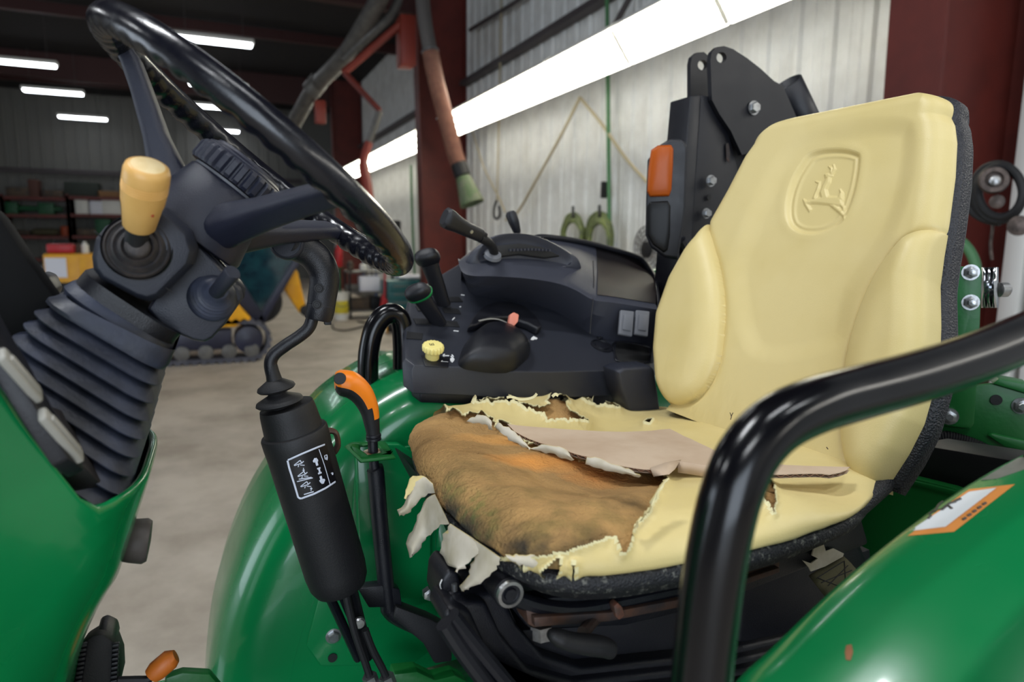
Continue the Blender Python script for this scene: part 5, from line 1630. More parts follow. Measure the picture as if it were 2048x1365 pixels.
t_lever('gear_lever', (888, 612), (880, 560), (856, 518), 50, 'rear of the two black T-headed levers in the console slots')
t_lever('speed_lever', (880, 650), (868, 615), (839, 588), 54, 'front T-headed lever with a green ring in the console slots', rim=True)

# knob dome with scale, coral pointer
dm = dk(995, 735)
dome = [(918, 731), (920, 715), (930, 690), (950, 668), (972, 655), (1000, 655), (1030, 668), (1052, 690), (1057, 712), (1040, 730), (1024, 742), (985, 744), (940, 738)]
cpx_ = np.array((992, 712))
rings = []
for f, hh in ((1.02, -.004), (1.0, .010), (.93, .026), (.80, .040), (.60, .050), (.35, .055), (.12, .0565)):
    rings.append([dk(*(cpx_+(np.array(q)-cpx_)*f))+DN*hh*.62+V3(0, -hh*.25, 0) for q in dome])
dmo = obj('throttle_cover', loft([resample(spline(r, 3, True), 48) for r in rings]), M['black'], cs, angle=60)
# arc shield behind
arc = [(932, 668), (945, 645), (962, 628), (985, 618), (1015, 616), (1045, 625), (1068, 645), (1080, 666), (1072, 672), (1050, 660), (1010, 648), (975, 650), (950, 664)]
obj('quadrant', prism([dk(*q, .001) for q in arc], DN*.016), M['black'], cs, bevel=.004, bseg=3)
obj('scale_arc', tube(spline([dk(x, y, .0178) for x, y in ((958, 642), (980, 638), (1000, 640), (1018, 648))], 6), .0022, 8, sy=.4, up=DN), M['grey'], cs)
pl = thing('hand_throttle', 'coral pink throttle tab on the console quadrant', None, dk(1020, 650)); par(pl, TR)
q = [dk(1012, 655, .012), dk(1016, 632, .03), dk(1024, 627, .034), dk(1034, 632, .03), dk(1032, 646, .022), dk(1022, 658, .012)]
obj('tab', prism(q, DN*.004+V3(0, -.008, 0)), M['pink'], pl, bevel=.0025, bseg=3)
# lemon knob
yk = dk(864, 718)
kn = thing('depth_knob', 'lemon yellow fluted knob on the console front corner', None, yk); par(kn, TR)
axk = nrm(V3(0, -.35, 1))
V = []; F = []
pf = [(.010, 0), (.0115, .002), (.0115, .010), (.0135, .013), (.0168, .016), (.0172, .024), (.0150, .0265), (.012, .0268), (.0005, .0268)]
kx = nrm(np.cross(axk, (0, 1, 0))); ky = np.cross(axk, kx)
for r, hh in pf:
    for k in range(96):
        t = 2*pi*k/96
        rr_ = r*(1+.05*cos(16*t)*(1 if r > .0145 else 0))
        V.append(yk+axk*hh+(kx*cos(t)+ky*sin(t))*rr_)
for i in range(len(pf)-1):
    for k in range(96):
        l = (k+1) % 96
        F.append((i*96+k, i*96+l, (i+1)*96+l, (i+1)*96+k))
obj('knob', (V, F), M['pale_yellow_knob'], kn, angle=40)
M['ink'] = mat('dark_ink', (60, 56, 40), .6)
tp_ = yk+axk*.0270
obj('engraving', join(box(tp_+kx*.0, (.0012, .007, .0002), np.array([kx, ky, axk]).T), box(tp_+kx*.006, (.0012, .007, .0002), np.array([kx, ky, axk]).T), box(tp_+kx*.003+ky*.0035, (.006, .001, .0002), np.array([kx, ky, axk]).T), lathe([(.0015, 0), (.0015, .0003), (.0005, .0003)], tp_+kx*.003, axk, 12)), M['ink'], kn)
obj('knob_base', prism([dk(x, y, .0) for x, y in ((842, 712), (850, 734), (896, 737), (900, 716))], DN*.002), M['black'], kn, bevel=.001)
# small white pictograms
marks = []
for a, b in (((886, 712), (898, 712)), ((882, 724), (896, 725)), ((886, 711), (889, 709)), ((886, 713), (889, 715)), ((882, 724), (885, 722)), ((904, 710), (907, 714)), ((901, 721), (908, 718)), ((903, 724), (907, 722)), ((905, 716), (902, 713)), ((922, 590), (929, 591)), ((919, 614), (922, 614)), ((905, 640), (909, 636)), ((907, 662), (917, 663)), ((936, 502), (944, 505))):
    marks.append(tube([dk(*a, .0012), dk(*b, .0012)], .0011, 6))
obj('pictogram', join(*marks), M['white'], cs)
tx, ty = 1068, 678
tort = [(1061, 680), (1063, 676), (1067, 673), (1071, 675), (1075, 677), (1073, 680), (1070, 679), (1066, 681)]
obj('turtle_mark', prism([dk(x, y, .0008) for x, y in tort], DN*.0004), M['white'], cs)
obj('hare_mark', prism([dk(x, y, .0008) for x, y in ((900, 718), (906, 715), (909, 720), (905, 726), (901, 723))], DN*.0004), M['white'], cs)
# two grey switches on the right panel, round plug and recess
for x0 in (1238, 1269):
    pts = [onY(x0, 622, 1.110), onY(x0+27, 625, 1.106), onY(x0+23, 676, 1.092), onY(x0-4, 671, 1.094)]
    b_ = obj('rocker_switch', prism(pts, (0, -.007, .003)), M['grey_d'], cs, bevel=.0025, bseg=3)
    c_ = np.mean(pts, 0)
    obj('rocker_key', prism([c_+(p-c_)*.62+V3(0, -.007, .003) for p in pts], (0, -.0025, .001)), M['grey_d'], cs, bevel=.0015)
pp = dk(1203, 693)
obj('plug_socket', lathe([(.022, 0), (.022, .0025), (.0195, .003), (.0190, .0012), (.014, .0012), (.0135, .003), (.011, .0035), (.001, .0035)], pp, DN, 30), M['black'], cs, angle=30)
obj('plug_tab', box(dk(1199, 676, .001), (.01, .012, .004)), M['black'], cs, bevel=.001)
rc = [(1232, 685), (1296, 695), (1300, 712), (1296, 727), (1238, 724), (1230, 710)]
obj('cup_recess', prism([dk(x, y, .0005) for x, y in rc], DN*.0008), mat('recess_black', (4, 4, 5), .7), cs, bevel=.0002)
obj('cup_lip', tube(spline([dk(x, y, .001) for x, y in rc], 5, True), .0022, 8, closed=True), M['black'], cs)
obj('blank_plate', prism([dk(x, y, .0004) for x, y in ((814, 664), (846, 668), (844, 680), (812, 678))], DN*.0008), M['black_matte'], cs)

# buckle holder beside the seat
bh = thing('seat_buckle_pod', 'black moulded pod between the console and the backrest', None, onY(1275, 790, .99)); par(bh, TR)
po = [(1232, 742), (1245, 735), (1300, 731), (1308, 738), (1316, 790), (1322, 838), (1290, 838), (1256, 822), (1240, 780)]
c_ = np.mean(po, 0)
rings = [[onY(*(c_+(np.array(q)-c_)*f), .985)+V3(0, dy, 0) for q in po] for f, dy in ((.90, -.004), (.97, 0), (1.0, .008), (1.0, .045))]
obj('pod', loft(rings), M['black_soft'], bh, bevel=.002, angle=40)
obj('pod_seam', tube(spline([onY(x, y, .984) for x, y in ((1238, 745), (1250, 775), (1262, 822))], 4), .0012, 6), M['black_matte'], bh)
# ------------------------------------------------------------------ loader joystick
js = thing('loader_joystick', 'black loader joystick with a curved handle and a tilted barrel', None, onY(690, 1180, .86)); par(js, TR)
YJ = .85
bt_px, bb_px = np.array((578, 830)), np.array((680, 1170))
a, b = onY(*bt_px, YJ), onY(*bb_px, YJ)
ax = nrm(b-a); Lb_ = np.linalg.norm(b-a)
pxm = lambda n_: n_/FPX*((a-CAM) @ FW)
obj('barrel', lathe([(.01, Lb_*.085), (pxm(56), Lb_*.085), (pxm(64), Lb_*.09), (pxm(66), Lb_*.10), (pxm(66), Lb_*.15), (pxm(65), Lb_*.2), (pxm(64), Lb_*.9), (pxm(61), Lb_*.97), (pxm(54), Lb_*1.01), (pxm(30), Lb_*1.03), (.005, Lb_*1.035)], a, ax, 56), M['black_matte'], js, angle=40)
obj('sleeve', lathe([(.01, -.012), (pxm(52), -.012), (pxm(54), -.006), (pxm(55), .0), (pxm(58), Lb_*.1), (.01, Lb_*.1)], a, ax, 48), M['black_matte'], js, angle=40)
a0, a1 = onY(545, 745, YJ), onY(561, 812, YJ)
ax2 = nrm(a1-a0); l2 = np.linalg.norm(a1-a0)
obj('rubber_gaiter', lathe([(pxm(12), -.012), (pxm(13), .0), (pxm(15), l2*.22), (pxm(35), l2*.40), (pxm(37), l2*.47), (pxm(34), l2*.52), (pxm(17), l2*.60), (pxm(20), l2*.66), (pxm(44), l2*.82), (pxm(46), l2*.89), (pxm(42), l2*.94), (pxm(18), l2*1.0), (pxm(24), l2*1.12), (.004, l2*1.3)], a0, ax2, 40), M['black_matte'], js, angle=45)
obj('stick', tube(spline([onY(x, y, YJ) for x, y in ((547, 760), (541, 730), (548, 710), (570, 692), (600, 672), (618, 655), (626, 630), (630, 600))], 8), pxm(12.5), 16), M['black_gloss'] if 0 else M['black'], js, angle=60)
hp = [(640, 636), (644, 600), (649, 560), (644, 535), (628, 512), (606, 496), (588, 486)]
cen = spline([onY(x, y, YJ) for x, y in hp], 8)
n_ = len(cen)
w_ = np.interp(np.linspace(0, 1, n_), [0, .08, .3, .55, .75, .9, 1], [25, 27, 29, 30, 30, 33, 35])
obj('handle', tube(cen, [pxm(q) for q in w_], 24, sx=.9), M['black'], js, angle=60)
fcx = onY(578, 487, YJ)
fdir = nrm(V3(-.28, -.95, .10))
obj('thumb_end', lathe([(pxm(20), -.03), (pxm(30), -.020), (pxm(33), .0), (pxm(33), .012), (pxm(31), .015), (pxm(28), .016), (pxm(27), .0145), (.0005, .0145)], fcx, fdir, 40), M['black_soft'], js, angle=40)
obj('collar', lathe([(pxm(25), 0), (pxm(27), .002), (pxm(27), .018), (pxm(24), .02)], onY(636, 640, YJ), onY(644, 600, YJ)-onY(636, 640, YJ), 28), M['black'], js, angle=40)
obj('collar_notch', box(onY(655, 640, YJ-.004), (.008, .01, .012)), M['black'], js, bevel=.001)
for px, py in ((641, 575), (637, 607)):
    p = onY(px, py, YJ)+V3(-.004, -pxm(27), 0)
    obj('handle_screw', lathe([(.0055, -.002), (.0055, .0006), (.0042, .0009), (.0038, -.0003), (.0018, -.0003), (.0016, .0006), (.0003, .0006)], p, (-.12, -1, .05), 18), M['black_matte'], js)
# decal wrapped on the barrel
xr_ = nrm(np.cross(ax, CAM-a)); zr_ = np.cross(xr_, ax)
if zr_ @ (CAM-a) < 0: zr_ = -zr_
Rb = pxm(66)+.0004


def wrap(x, y, dr=0.0):
    """pixel -> barrel surface"""
    r = ray(x, y); o = CAM-a
    o1 = o-ax*(o @ ax); r1 = r-ax*(r @ ax)
    A_, B_, C_ = r1 @ r1, 2*o1 @ r1, o1 @ o1-(Rb+dr)**2
    dsc = max(0, B_*B_-4*A_*C_)
    return CAM+r*((-B_-sqrt(dsc))/(2*A_))


Z5 = lambda L_: [(400+x*.29297, 650+y*.29297) for x, y in L_]


def stroke(pts, r, closed=False, n=4, curve=False):
    P_ = [wrap(*q, .0003) for q in (Z5(pts))]
    if curve: P_ = spline(P_, n, closed)
    else:
        Q_ = Z5(pts)+([Z5(pts)[0]] if closed else [])
        Q_ = resample(Q_, max(4, len(Q_)*5)); P_ = [wrap(*q, .0003) for q in Q_]
    return tube(P_, r, 6, sy=.3, up=zr_)


decal = [(595, 920), (700, 875), (800, 838), (858, 818), (880, 870), (905, 945), (932, 1070), (880, 1105), (800, 1148), (700, 1190), (672, 1180), (640, 1080)]
Q_ = Z5(decal)
grid_ = []
top_ = resample(Z5([(590, 925), (650, 895), (720, 868), (800, 838), (862, 815)]), 12); bot_ = resample(Z5([(680, 1190), (740, 1178), (810, 1145), (880, 1105), (934, 1070)]), 12)
V = []; F = []
for i in range(14):
    for j in range(12):
        V.append(wrap(*(top_[j]*(1-i/13)+bot_[j]*(i/13)), .0001))
F = [(i*12+j, i*12+j+1, (i+1)*12+j+1, (i+1)*12+j) for i in range(13) for j in range(11)]
dc = obj('decal', (V, F), mat('decal_black', (10, 10, 16), .35), js, angle=60)
M['print'] = mat('decal_print', (196, 202, 216), .5)
g = [stroke([(600, 925), (700, 880), (800, 838), (852, 818)], .0011), stroke([(598, 928), (610, 980), (645, 1090), (672, 1182), (690, 1188)], .0012), stroke([(690, 1188), (780, 1155), (860, 1115), (925, 1072)], .0012), stroke([(812, 850), (850, 960), (888, 1090)], .0004)]
obj('decal_border', join(*g), M['print'], js)
glyph = []
# three swimmer-like bucket signs: wedge, body, ground bar
for ox, oy, up_ in ((680, 950, 1), (705, 1025, 1), (725, 1095, 1)):
    glyph += [stroke([(ox-38, oy+10), (ox+4, oy-24), (ox+14, oy-4), (ox-34, oy+12)], .00055, True), stroke([(ox+14, oy-4), (ox+28, oy-18)], .0006), stroke([(ox+4, oy+8), (ox+34, oy+10)], .0005), stroke([(ox-6, oy+8), (ox-10, oy+22)], .0005)]
glyph += [stroke([(675, 1055), (762, 1042)], .0006), stroke([(662, 1072), (770, 1046)], .0006), stroke([(710, 1160), (776, 1140)], .0007)]
for ox, oy, dr_ in ((706, 988, 1), (758, 1125, -1)):
    glyph += [stroke([(ox, oy-10*dr_), (ox+2, oy+10*dr_)], .0005), stroke([(ox-6, oy+4*dr_), (ox+2, oy+11*dr_), (ox+8, oy+3*dr_)], .0005)]
# arrows column: up arrow, I-bar, down arrow
for pts in (((788, 912), (776, 935), (802, 930), (788, 912)), ((838, 1084), (820, 1066), (848, 1058), (838, 1084))):
    glyph.append(stroke(pts, .0013))
glyph += [stroke([(790, 925), (800, 962)], .0015), stroke([(822, 1034), (832, 1072)], .0015), stroke([(800, 985), (822, 978)], .0011), stroke([(812, 984), (818, 1012)], .0011), stroke([(806, 1018), (830, 1010)], .0011)]
glyph += [stroke([(850, 895), (866, 888), (870, 915), (856, 920), (850, 895)], .0005), stroke([(862, 905), (868, 925)], .0005), stroke([(895, 1015), (906, 1012), (904, 1026)], .0008)]
obj('decal_print', join(*glyph), M['print'], js)
# hook on the barrel, cables and links under it
obj('barrel_hook', tube(spline([onY(x, y, YJ+.02) for x, y in ((640, 868), (660, 862), (672, 868), (676, 890), (668, 905))], 5), .006, 8, sx=1.5, sy=.6), M['rust'], js)
for k, (p0_, p1_, r_) in enumerate((((655, 1185), (715, 1315), .0105), ((700, 1170), (735, 1310), .014), ((672, 1175), (722, 1290), .005))):
    obj('link_arm', tube([onY(*p0_, YJ+.01+.006*k), onY(*p1_, YJ+.03)], r_, 10, sx=1.0, sy=.6), M['black'], js, angle=50)
obj('control_cable', tube(spline([onY(x, y, YJ-.01) for x, y in ((690, 1180), (708, 1260), (735, 1340), (752, 1400))], 6), .0052, 10), M['black_matte'], js)
obj('control_cable', tube(spline([onY(x, y, YJ-.01) for x, y in ((730, 1260), (745, 1300), (770, 1350), (785, 1400))], 6), .0052, 10), M['black_matte'], js)
obj('cable_nut', lathe([(.006, -.008), (.010, -.008), (.010, .008), (.006, .008)], onY(776, 1362, YJ-.01), (.3, 0, -1), 6), M['steel'], js, angle=20)
obj('cable_nut', lathe([(.006, -.008), (.010, -.008), (.010, .008), (.006, .008)], onY(742, 1362, YJ-.01), (.3, 0, -1), 6), M['steel'], js, angle=20)
obj('link_bolt', lathe([(.008, 0), (.008, .004), (.006, .006), (.0005, .006)], onY(718, 1245, YJ-.004), (0, -1, 0), 16), M['steel'], js)
obj('support_bracket', prism([onY(x, y, .93) for x, y in ((715, 1178), (768, 1172), (800, 1180), (805, 1215), (738, 1217))], (0, .02, 0)), M['black'], js, bevel=.002)

# ------------------------------------------------------------------ parking lever with orange handle
ol = thing('parking_lever', 'black rod lever with an orange topped handle in a green gate', None, onY(760, 1000, .94)); par(ol, TR)
YO = .94
pm = lambda n_: n_/FPX*((onY(740, 900, YO)-CAM) @ FW)
hp = [(748, 880), (744, 850), (738, 818), (724, 790), (704, 772), (684, 766), (670, 766)]
cen = spline([onY(x, y, YO) for x, y in hp], 8)
w_ = np.interp(np.linspace(0, 1, len(cen)), [0, .12, .3, .5, .72, .88, .96, 1], [12, 14, 18, 23, 27, 25, 20, 12])
T_, U_ = frames(cen, up=V3(0, -1, 0))
V = []; fm = []; ns = 28
for i, p in enumerate(cen):
    W = np.cross(T_[i], U_[i])
    for k in range(ns):
        aa = 2*pi*k/ns
        V.append(p+pm(w_[i])*(cos(aa)*W+.9*sin(aa)*U_[i]))
F = []
for i in range(len(cen)-1):
    for k in range(ns):
        l = (k+1) % ns
        F.append((i*ns+k, i*ns+l, (i+1)*ns+l, (i+1)*ns+k))
        aa = 2*pi*(k+.5)/ns
        t_ = i/(len(cen)-1)
        # outer (upper/right) half is orange
        side_ok = cos(aa)*np.sign((np.cross(T_[i], U_[i])) @ (RT*.75+UP*.66)) > (-.15 if t_ > .35 else .15)
        fm.append(1 if (side_ok and t_ > .22) else 0)
F.append(tuple((len(cen)-1)*ns+k for k in range(ns))); fm.append(1)
F.append(tuple(range(ns))[::-1]); fm.append(0)
obj('handle', (V, F), [M['black_matte'], M['orange']], ol, angle=60, fmat=fm)
obj('thumb_hole', lathe([(.0085, -.003), (.0075, .0012), (.0005, .0012)], onY(680, 758, YO-pm(20.5)), (-.15, -1, .2), 18), M['black_matte'], ol)
obj('grip_rings', lathe([(pm(13), 0), (pm(15), .001), (pm(15), .004), (pm(13), .005), (pm(15), .006), (pm(15), .009), (pm(13), .010)], onY(747, 868, YO), onY(748, 900, YO)-onY(747, 868, YO), 24), M['black'], ol)
obj('rod', tube(spline([onY(x, y, YO) for x, y in ((745, 878), (748, 930), (752, 950), (760, 1050), (775, 1200), (780, 1222), (800, 1238), (850, 1262), (890, 1285))], 6), [pm(10)]*9+[pm(17)]*40, 18), M['black'], ol, angle=60)
Lr = obj('gate_bracket', join(prism([onY(x, y, YO-.022) for x, y in ((703, 893), (715, 897), (733, 910), (742, 918), (778, 914), (782, 908), (772, 920), (722, 923), (712, 912))], (0, .006, 0)),
     tube([onY(x, y, yy) for x, y, yy in ((705, 893, YO-.02), (720, 920, YO-.022), (778, 912, YO-.02), (762, 888, YO+.05), (712, 890, YO+.05))], .008, 8, closed=True, sx=1.4, sy=.45)), M['green_d'], ol, bevel=.001)
obj('gate_rust', lathe([(.0165, -.001), (.0165, .003), (.012, .004)], onY(748, 910, YO), (0, -.1, 1), 20), mat('rust_ring', (140, 84, 52), .8, rgb2=(190, 178, 150), vscale=80), ol)
obj('lever_flap', prism([onY(x, y, .92) for x, y in ((793, 1214), (862, 1240), (905, 1262), (905, 1325), (870, 1330), (848, 1290), (788, 1240))], (0, .03, 0)), M['black_matte'], ol, bevel=.004)

# ------------------------------------------------------------------ seat suspension below the cushion
sb = thing('seat_suspension', 'black seat suspension with rusty slide rail and rubber handle', None, onY(1150, 1340, .6)); par(sb, TR)
Yn_ = .535
obj('upper_frame', prism([onY(x, y, Yn_+.03) for x, y in ((985, 1128), (1060, 1175), (1240, 1178), (1420, 1130), (1650, 1060), (1720, 1020), (1740, 1090), (1420, 1215), (1250, 1255), (1060, 1262), (1038, 1235), (1010, 1180))], (0, .40, 0)), M['black'], sb, bevel=.005, angle=30)
slab = [(885, 1180), (960, 1120), (1010, 1180), (1050, 1255), (1250, 1258), (1480, 1190), (1700, 1100), (1760, 1365), (1760, 1500), (900, 1500), (880, 1280)]
# stepped rubber bellows: nested contours, each step nearer and lower
base_c = [(1004, 1185), (1034, 1252), (1088, 1314), (1165, 1340), (1400, 1314), (1700, 1250), (1780, 1240)]
for k in range(4):
    y0 = Yn_+.055-.012*k
    st_ = [(x-31*k*(1 if x < 1100 else .4), y+(20*k if x < 1060 else 26*k)) for x, y in base_c]
    st_ = [(884, 1232+4*k), (900, 1200+6*k)]+st_+[(1800, 1700), (1080, 1700), (1000, 1420), (925, 1300)]
    obj('bellows_step', prism([onY(x, y, y0) for x, y in st_], (0, .05, 0)), M['black'], sb, bevel=.006, bseg=3, angle=40)
for k, pts in enumerate((((888, 1248), (925, 1305), (985, 1385)), ((903, 1232), (950, 1292), (1012, 1366), (1040, 1400)))):
    obj('bellows_rib', tube(spline([onY(x, y, Yn_+.012+.004*k) for x, y in pts], 5), .008, 10), M['black'], sb)
obj('bellows_back', prism([onY(x, y, Yn_+.075) for x, y in ((1000, 1175), (1040, 1262), (1250, 1250), (1480, 1190), (1740, 1100), (1760, 1400), (1150, 1400), (1060, 1330))], (0, .22, 0)), M['black'], sb, bevel=.004)
obj('slide_rail', prism([onY(x, y, Yn_+.005) for x, y in ((1052, 1222), (1062, 1216), (1220, 1212), (1370, 1180), (1560, 1120), (1560, 1145), (1370, 1215), (1230, 1240), (1068, 1257), (1056, 1250))], (0, .03, 0)), M['rust'], sb, bevel=.002, angle=30)
obj('rail_flange', prism([onY(x, y, Yn_-.002) for x, y in ((1068, 1236), (1220, 1226), (1370, 1198), (1560, 1136), (1560, 1146), (1370, 1214), (1222, 1244), (1070, 1256))], (0, .008, 0)), M['rust'], sb, bevel=.0015)
obj('upper_rail', prism([onY(x, y, Yn_+.012) for x, y in ((1040, 1205), (1110, 1215), (1240, 1210), (1400, 1180), (1580, 1115), (1580, 1103), (1400, 1160), (1230, 1192), (1110, 1196))], (0, .02, 0)), M['black'], sb, bevel=.002)
obj('rail_clip', prism([onY(x, y, Yn_-.006) for x, y in ((1228, 1214), (1236, 1206), (1246, 1216), (1250, 1232), (1240, 1242), (1232, 1236))], (0, .01, 0)), mat('rust_clip', (120, 70, 52), .6, rgb2=(80, 60, 50), vscale=90), sb, bevel=.0015)
pv = onY(1021, 1190, Yn_-.004)
obj('pivot_pin', lathe([(.0145, .05), (.0145, .004), (.0125, .001), (.0125, -.0005), (.010, -.001), (.009, .001), (.0065, .001), (.0055, -.002), (.0005, -.002)][::-1], pv, (0, 1, 0), 28), M['black'], sb, angle=30)
obj('pivot_washer', lathe([(.0135, .0015), (.0125, -.0012), (.0095, -.0014), (.0092, .0012)], pv, (0, 1, 0), 28), M['steel'], sb)
obj('support_arm', tube(spline([onY(x, y, Yn_+.012) for x, y in ((1030, 1196), (1080, 1212), (1150, 1218), (1230, 1205), (1360, 1178))], 5), .008, 10, sx=1.2), M['black'], sb)
obj('adjust_rod', tube([onY(1196, 1232, Yn_+.012), onY(1182, 1246, Yn_), onY(1166, 1266, Yn_-.012)], .0062, 10), M['rust'], sb)
nb = onY(1083, 1266, Yn_+.012)
obj('hex_nut', lathe([(.004, -.006), (.0095, -.006), (.0095, .004), (.0115, .005), (.0115, .008)], nb, (0, .1, 1), 6), M['steel'], sb, angle=20)
hp = [(1098, 1266), (1112, 1274), (1140, 1284), (1175, 1290), (1205, 1294), (1226, 1302)]
cen = spline([onY(x, y, Yn_-.03) for x, y in hp], 8)
ww = np.interp(np.linspace(0, 1, len(cen)), [0, .08, .25, .7, .92, 1], [6, 15, 24, 29, 27, 12])
obj('rubber_handle', tube(cen, [q/FPX*.56 for q in ww], 20, sx=1.0, sy=.8), M['black_matte'], sb, angle=60)
# bracket with clip at the front
fb_ = [(884, 1160), (898, 1140), (916, 1145), (922, 1170), (922, 1198), (915, 1240), (892, 1240), (880, 1205)]
obj('clip_body', prism([onY(x, y, .60) for x, y in fb_], (0, .05, 0)), M['black'], sb, bevel=.004, bseg=3)
obj('clip_head', prism([onY(x, y, .593) for x, y in ((888, 1205), (900, 1188), (926, 1186), (930, 1205), (922, 1240), (900, 1242))], (0, .02, 0)), M['black'], sb, bevel=.004, bseg=3)
obj('clip_arm', prism([onY(x, y, .61) for x, y in ((930, 1168), (975, 1160), (978, 1195), (940, 1204), (928, 1192))], (0, .04, 0)), M['black'], sb, bevel=.003)
obj('clip_pin', tube([onY(908, 1168, .598), onY(909, 1182, .598)], .0032, 10), M['steel'], sb)
for pts in (((884, 1160), (880, 1170), (882, 1178)), ((884, 1212), (890, 1222), (894, 1214), (893, 1208))):
    obj('paint_mark', tube(spline([onY(x, y, .5915) for x, y in pts], 5), .0012, 6, sy=.4), M['white'], sb)
obj('stud', lathe([(.008, 0), (.008, .01), (.004, .011), (.004, .018)], onY(855, 1184, .80), (0, -1, 0), 6), M['steel'], sb, angle=20)
obj('rear_housing', prism([onY(x, y, .60) for x, y in ((1480, 1130), (1600, 1090), (1680, 1060), (1720, 1075), (1745, 1130), (1700, 1240), (1560, 1330), (1470, 1300))], (0, .30, 0)), M['black'], sb, bevel=.012, bseg=3)
# seat belt webbing with torn paper tag
sbt = thing('seat_belt', 'olive seat belt webbing with a torn pale tag', None, onY(1650, 1150, .55)); par(sbt, TR)
A0 = [onY(x, y, yy) for x, y, yy in ((1618, 1152, .56), (1640, 1180, .54), (1670, 1220, .51), (1700, 1270, .47))]
B0 = [onY(x, y, yy) for x, y, yy in ((1685, 1112, .57), (1708, 1135, .55), (1740, 1180, .52), (1780, 1240, .48))]
A_, B_ = resample(spline(A0, 5), 14), resample(spline(B0, 5), 14)
V = [A_[i]*(1-j/6)+B_[i]*(j/6) for i in range(14) for j in range(7)]
obj('webbing', (V, [(i*7+j, i*7+j+1, (i+1)*7+j+1, (i+1)*7+j) for i in range(13) for j in range(6)]), M['webbing'], sbt, solid=.0018, angle=60)
obj('stitching', join(*[tube([A_[i0]*(1-u0)+B_[i0]*u0+V3(-.001, -.001, .001), A_[i1]*(1-u1)+B_[i1]*u1+V3(-.001, -.001, .001)], .0006, 5) for i0, u0, i1, u1 in ((1, .1, 1, .9), (2, .12, 3, .9), (1, .12, 5, .5), (5, .5, 1, .92), (3, .2, 2, .9))]), M['black_matte'], sbt)
tg = [onY(x, y, .56) for x, y in ((1606, 1122), (1622, 1128), (1636, 1118), (1624, 1112), (1628, 1098), (1648, 1090), (1652, 1104), (1668, 1098), (1688, 1108), (1686, 1114), (1650, 1134), (1622, 1144), (1618, 1136))]
obj('torn_tag', prism(tg, (0, .0015, 0)), M['backing'], sbt)
# ================================================================== near grab rail and fender
nrail = thing('near_grab_rail', 'thick glossy black grab rail bent across the front of the picture', None, onY(1400, 1300, .285)); par(nrail, TR)
P = [onY(x, y, yy) for x, y, yy in ((1390, 1520, .285), (1402, 1365, .285), (1420, 1200, .285), (1440, 1080, .285), (1465, 980, .285), (1500, 905, .287), (1552, 850, .289), (1625, 813, .291), (1720, 785, .293), (1830, 755, .293), (1950, 716, .293), (2048, 676, .293), (2180, 620, .293))]
P += [P[-1]+V3(*q) for q in ((.06, 0, .012), (.12, 0, .008), (.165, 0, -.03), (.185, 0, -.09), (.19, 0, -.20))]
obj('tube', tube(spline(P, 8), .0170, 28), M['black_gloss'], nrail, angle=60)

nf = thing('near_fender', 'glossy green near fender with a warning label', None, onY(1900, 1250, .25)); par(nf, TR)
sil = [(1395, 1500), (1470, 1368), (1550, 1290), (1640, 1203), (1710, 1140), (1780, 1082), (1850, 1028), (1920, 976), (1985, 935), (2048, 900), (2140, 860)]
YI, YO_ = .43, .12
prf = [onY(x, y, .36) for x, y in sil]
prf += [prf[-1]+V3(*q) for q in ((.10, 0, .012), (.22, 0, -.005), (.33, 0, -.07), (.42, 0, -.20))]
prf = resample(spline(prf, 6), 90)
prf2 = [(p[0], p[2]) for p in prf]
pn2 = []
for i in range(len(prf2)):
    a = np.array(prf2[max(0, i-1)]); b = np.array(prf2[min(len(prf2)-1, i+1)]); t = nrm(b-a); pn2.append((-t[1], t[0]))
pn2 = np.array(pn2)
rings = []
for y, f in ((.392, -.14), (.391, -.08), (.388, -.055), (.382, -.034), (.372, -.015), (.358, -.003), (.340, 0), (.30, -.002), (.26, -.008), (.22, -.018), (.19, -.030), (.165, -.046), (.150, -.066), (.143, -.10), (.14, -.2)):
    rings.append([(prf2[i][0]+pn2[i][0]*f, y, prf2[i][1]+pn2[i][1]*f) for i in range(len(prf2))])
V, F = loft(rings, closed=False)
fo = obj('fender_skin', (V, F), M['green'], nf, angle=70, solid=.004, solid_off=-1)
tree = BVHTree.FromPolygons([Vector(v) for v in V], F)


def onF(x, y, off=.0005):
    r = Vector(nrm(ray(x, y))); h_ = tree.ray_cast(Vector(CAM), r)
    p = h_[0] if h_[0] is not None else Vector(onY(x, y, .33))
    return np.array(p)-np.array(r)*off


def fsheet(name, corners, m, off, nu=14, nv=8, parent=nf):
    (a, b, c, d) = [np.array(q, float) for q in corners]
    V = []
    for i in range(nv):
        for j in range(nu):
            u, v = j/(nu-1), i/(nv-1)
            V.append(onF(*((a*(1-u)+b*u)*(1-v)+(d*(1-u)+c*u)*v), off))
    return obj(name, (V, [(i*nu+j, i*nu+j+1, (i+1)*nu+j+1, (i+1)*nu+j) for i in range(nv-1) for j in range(nu-1)]), m, parent, angle=60)


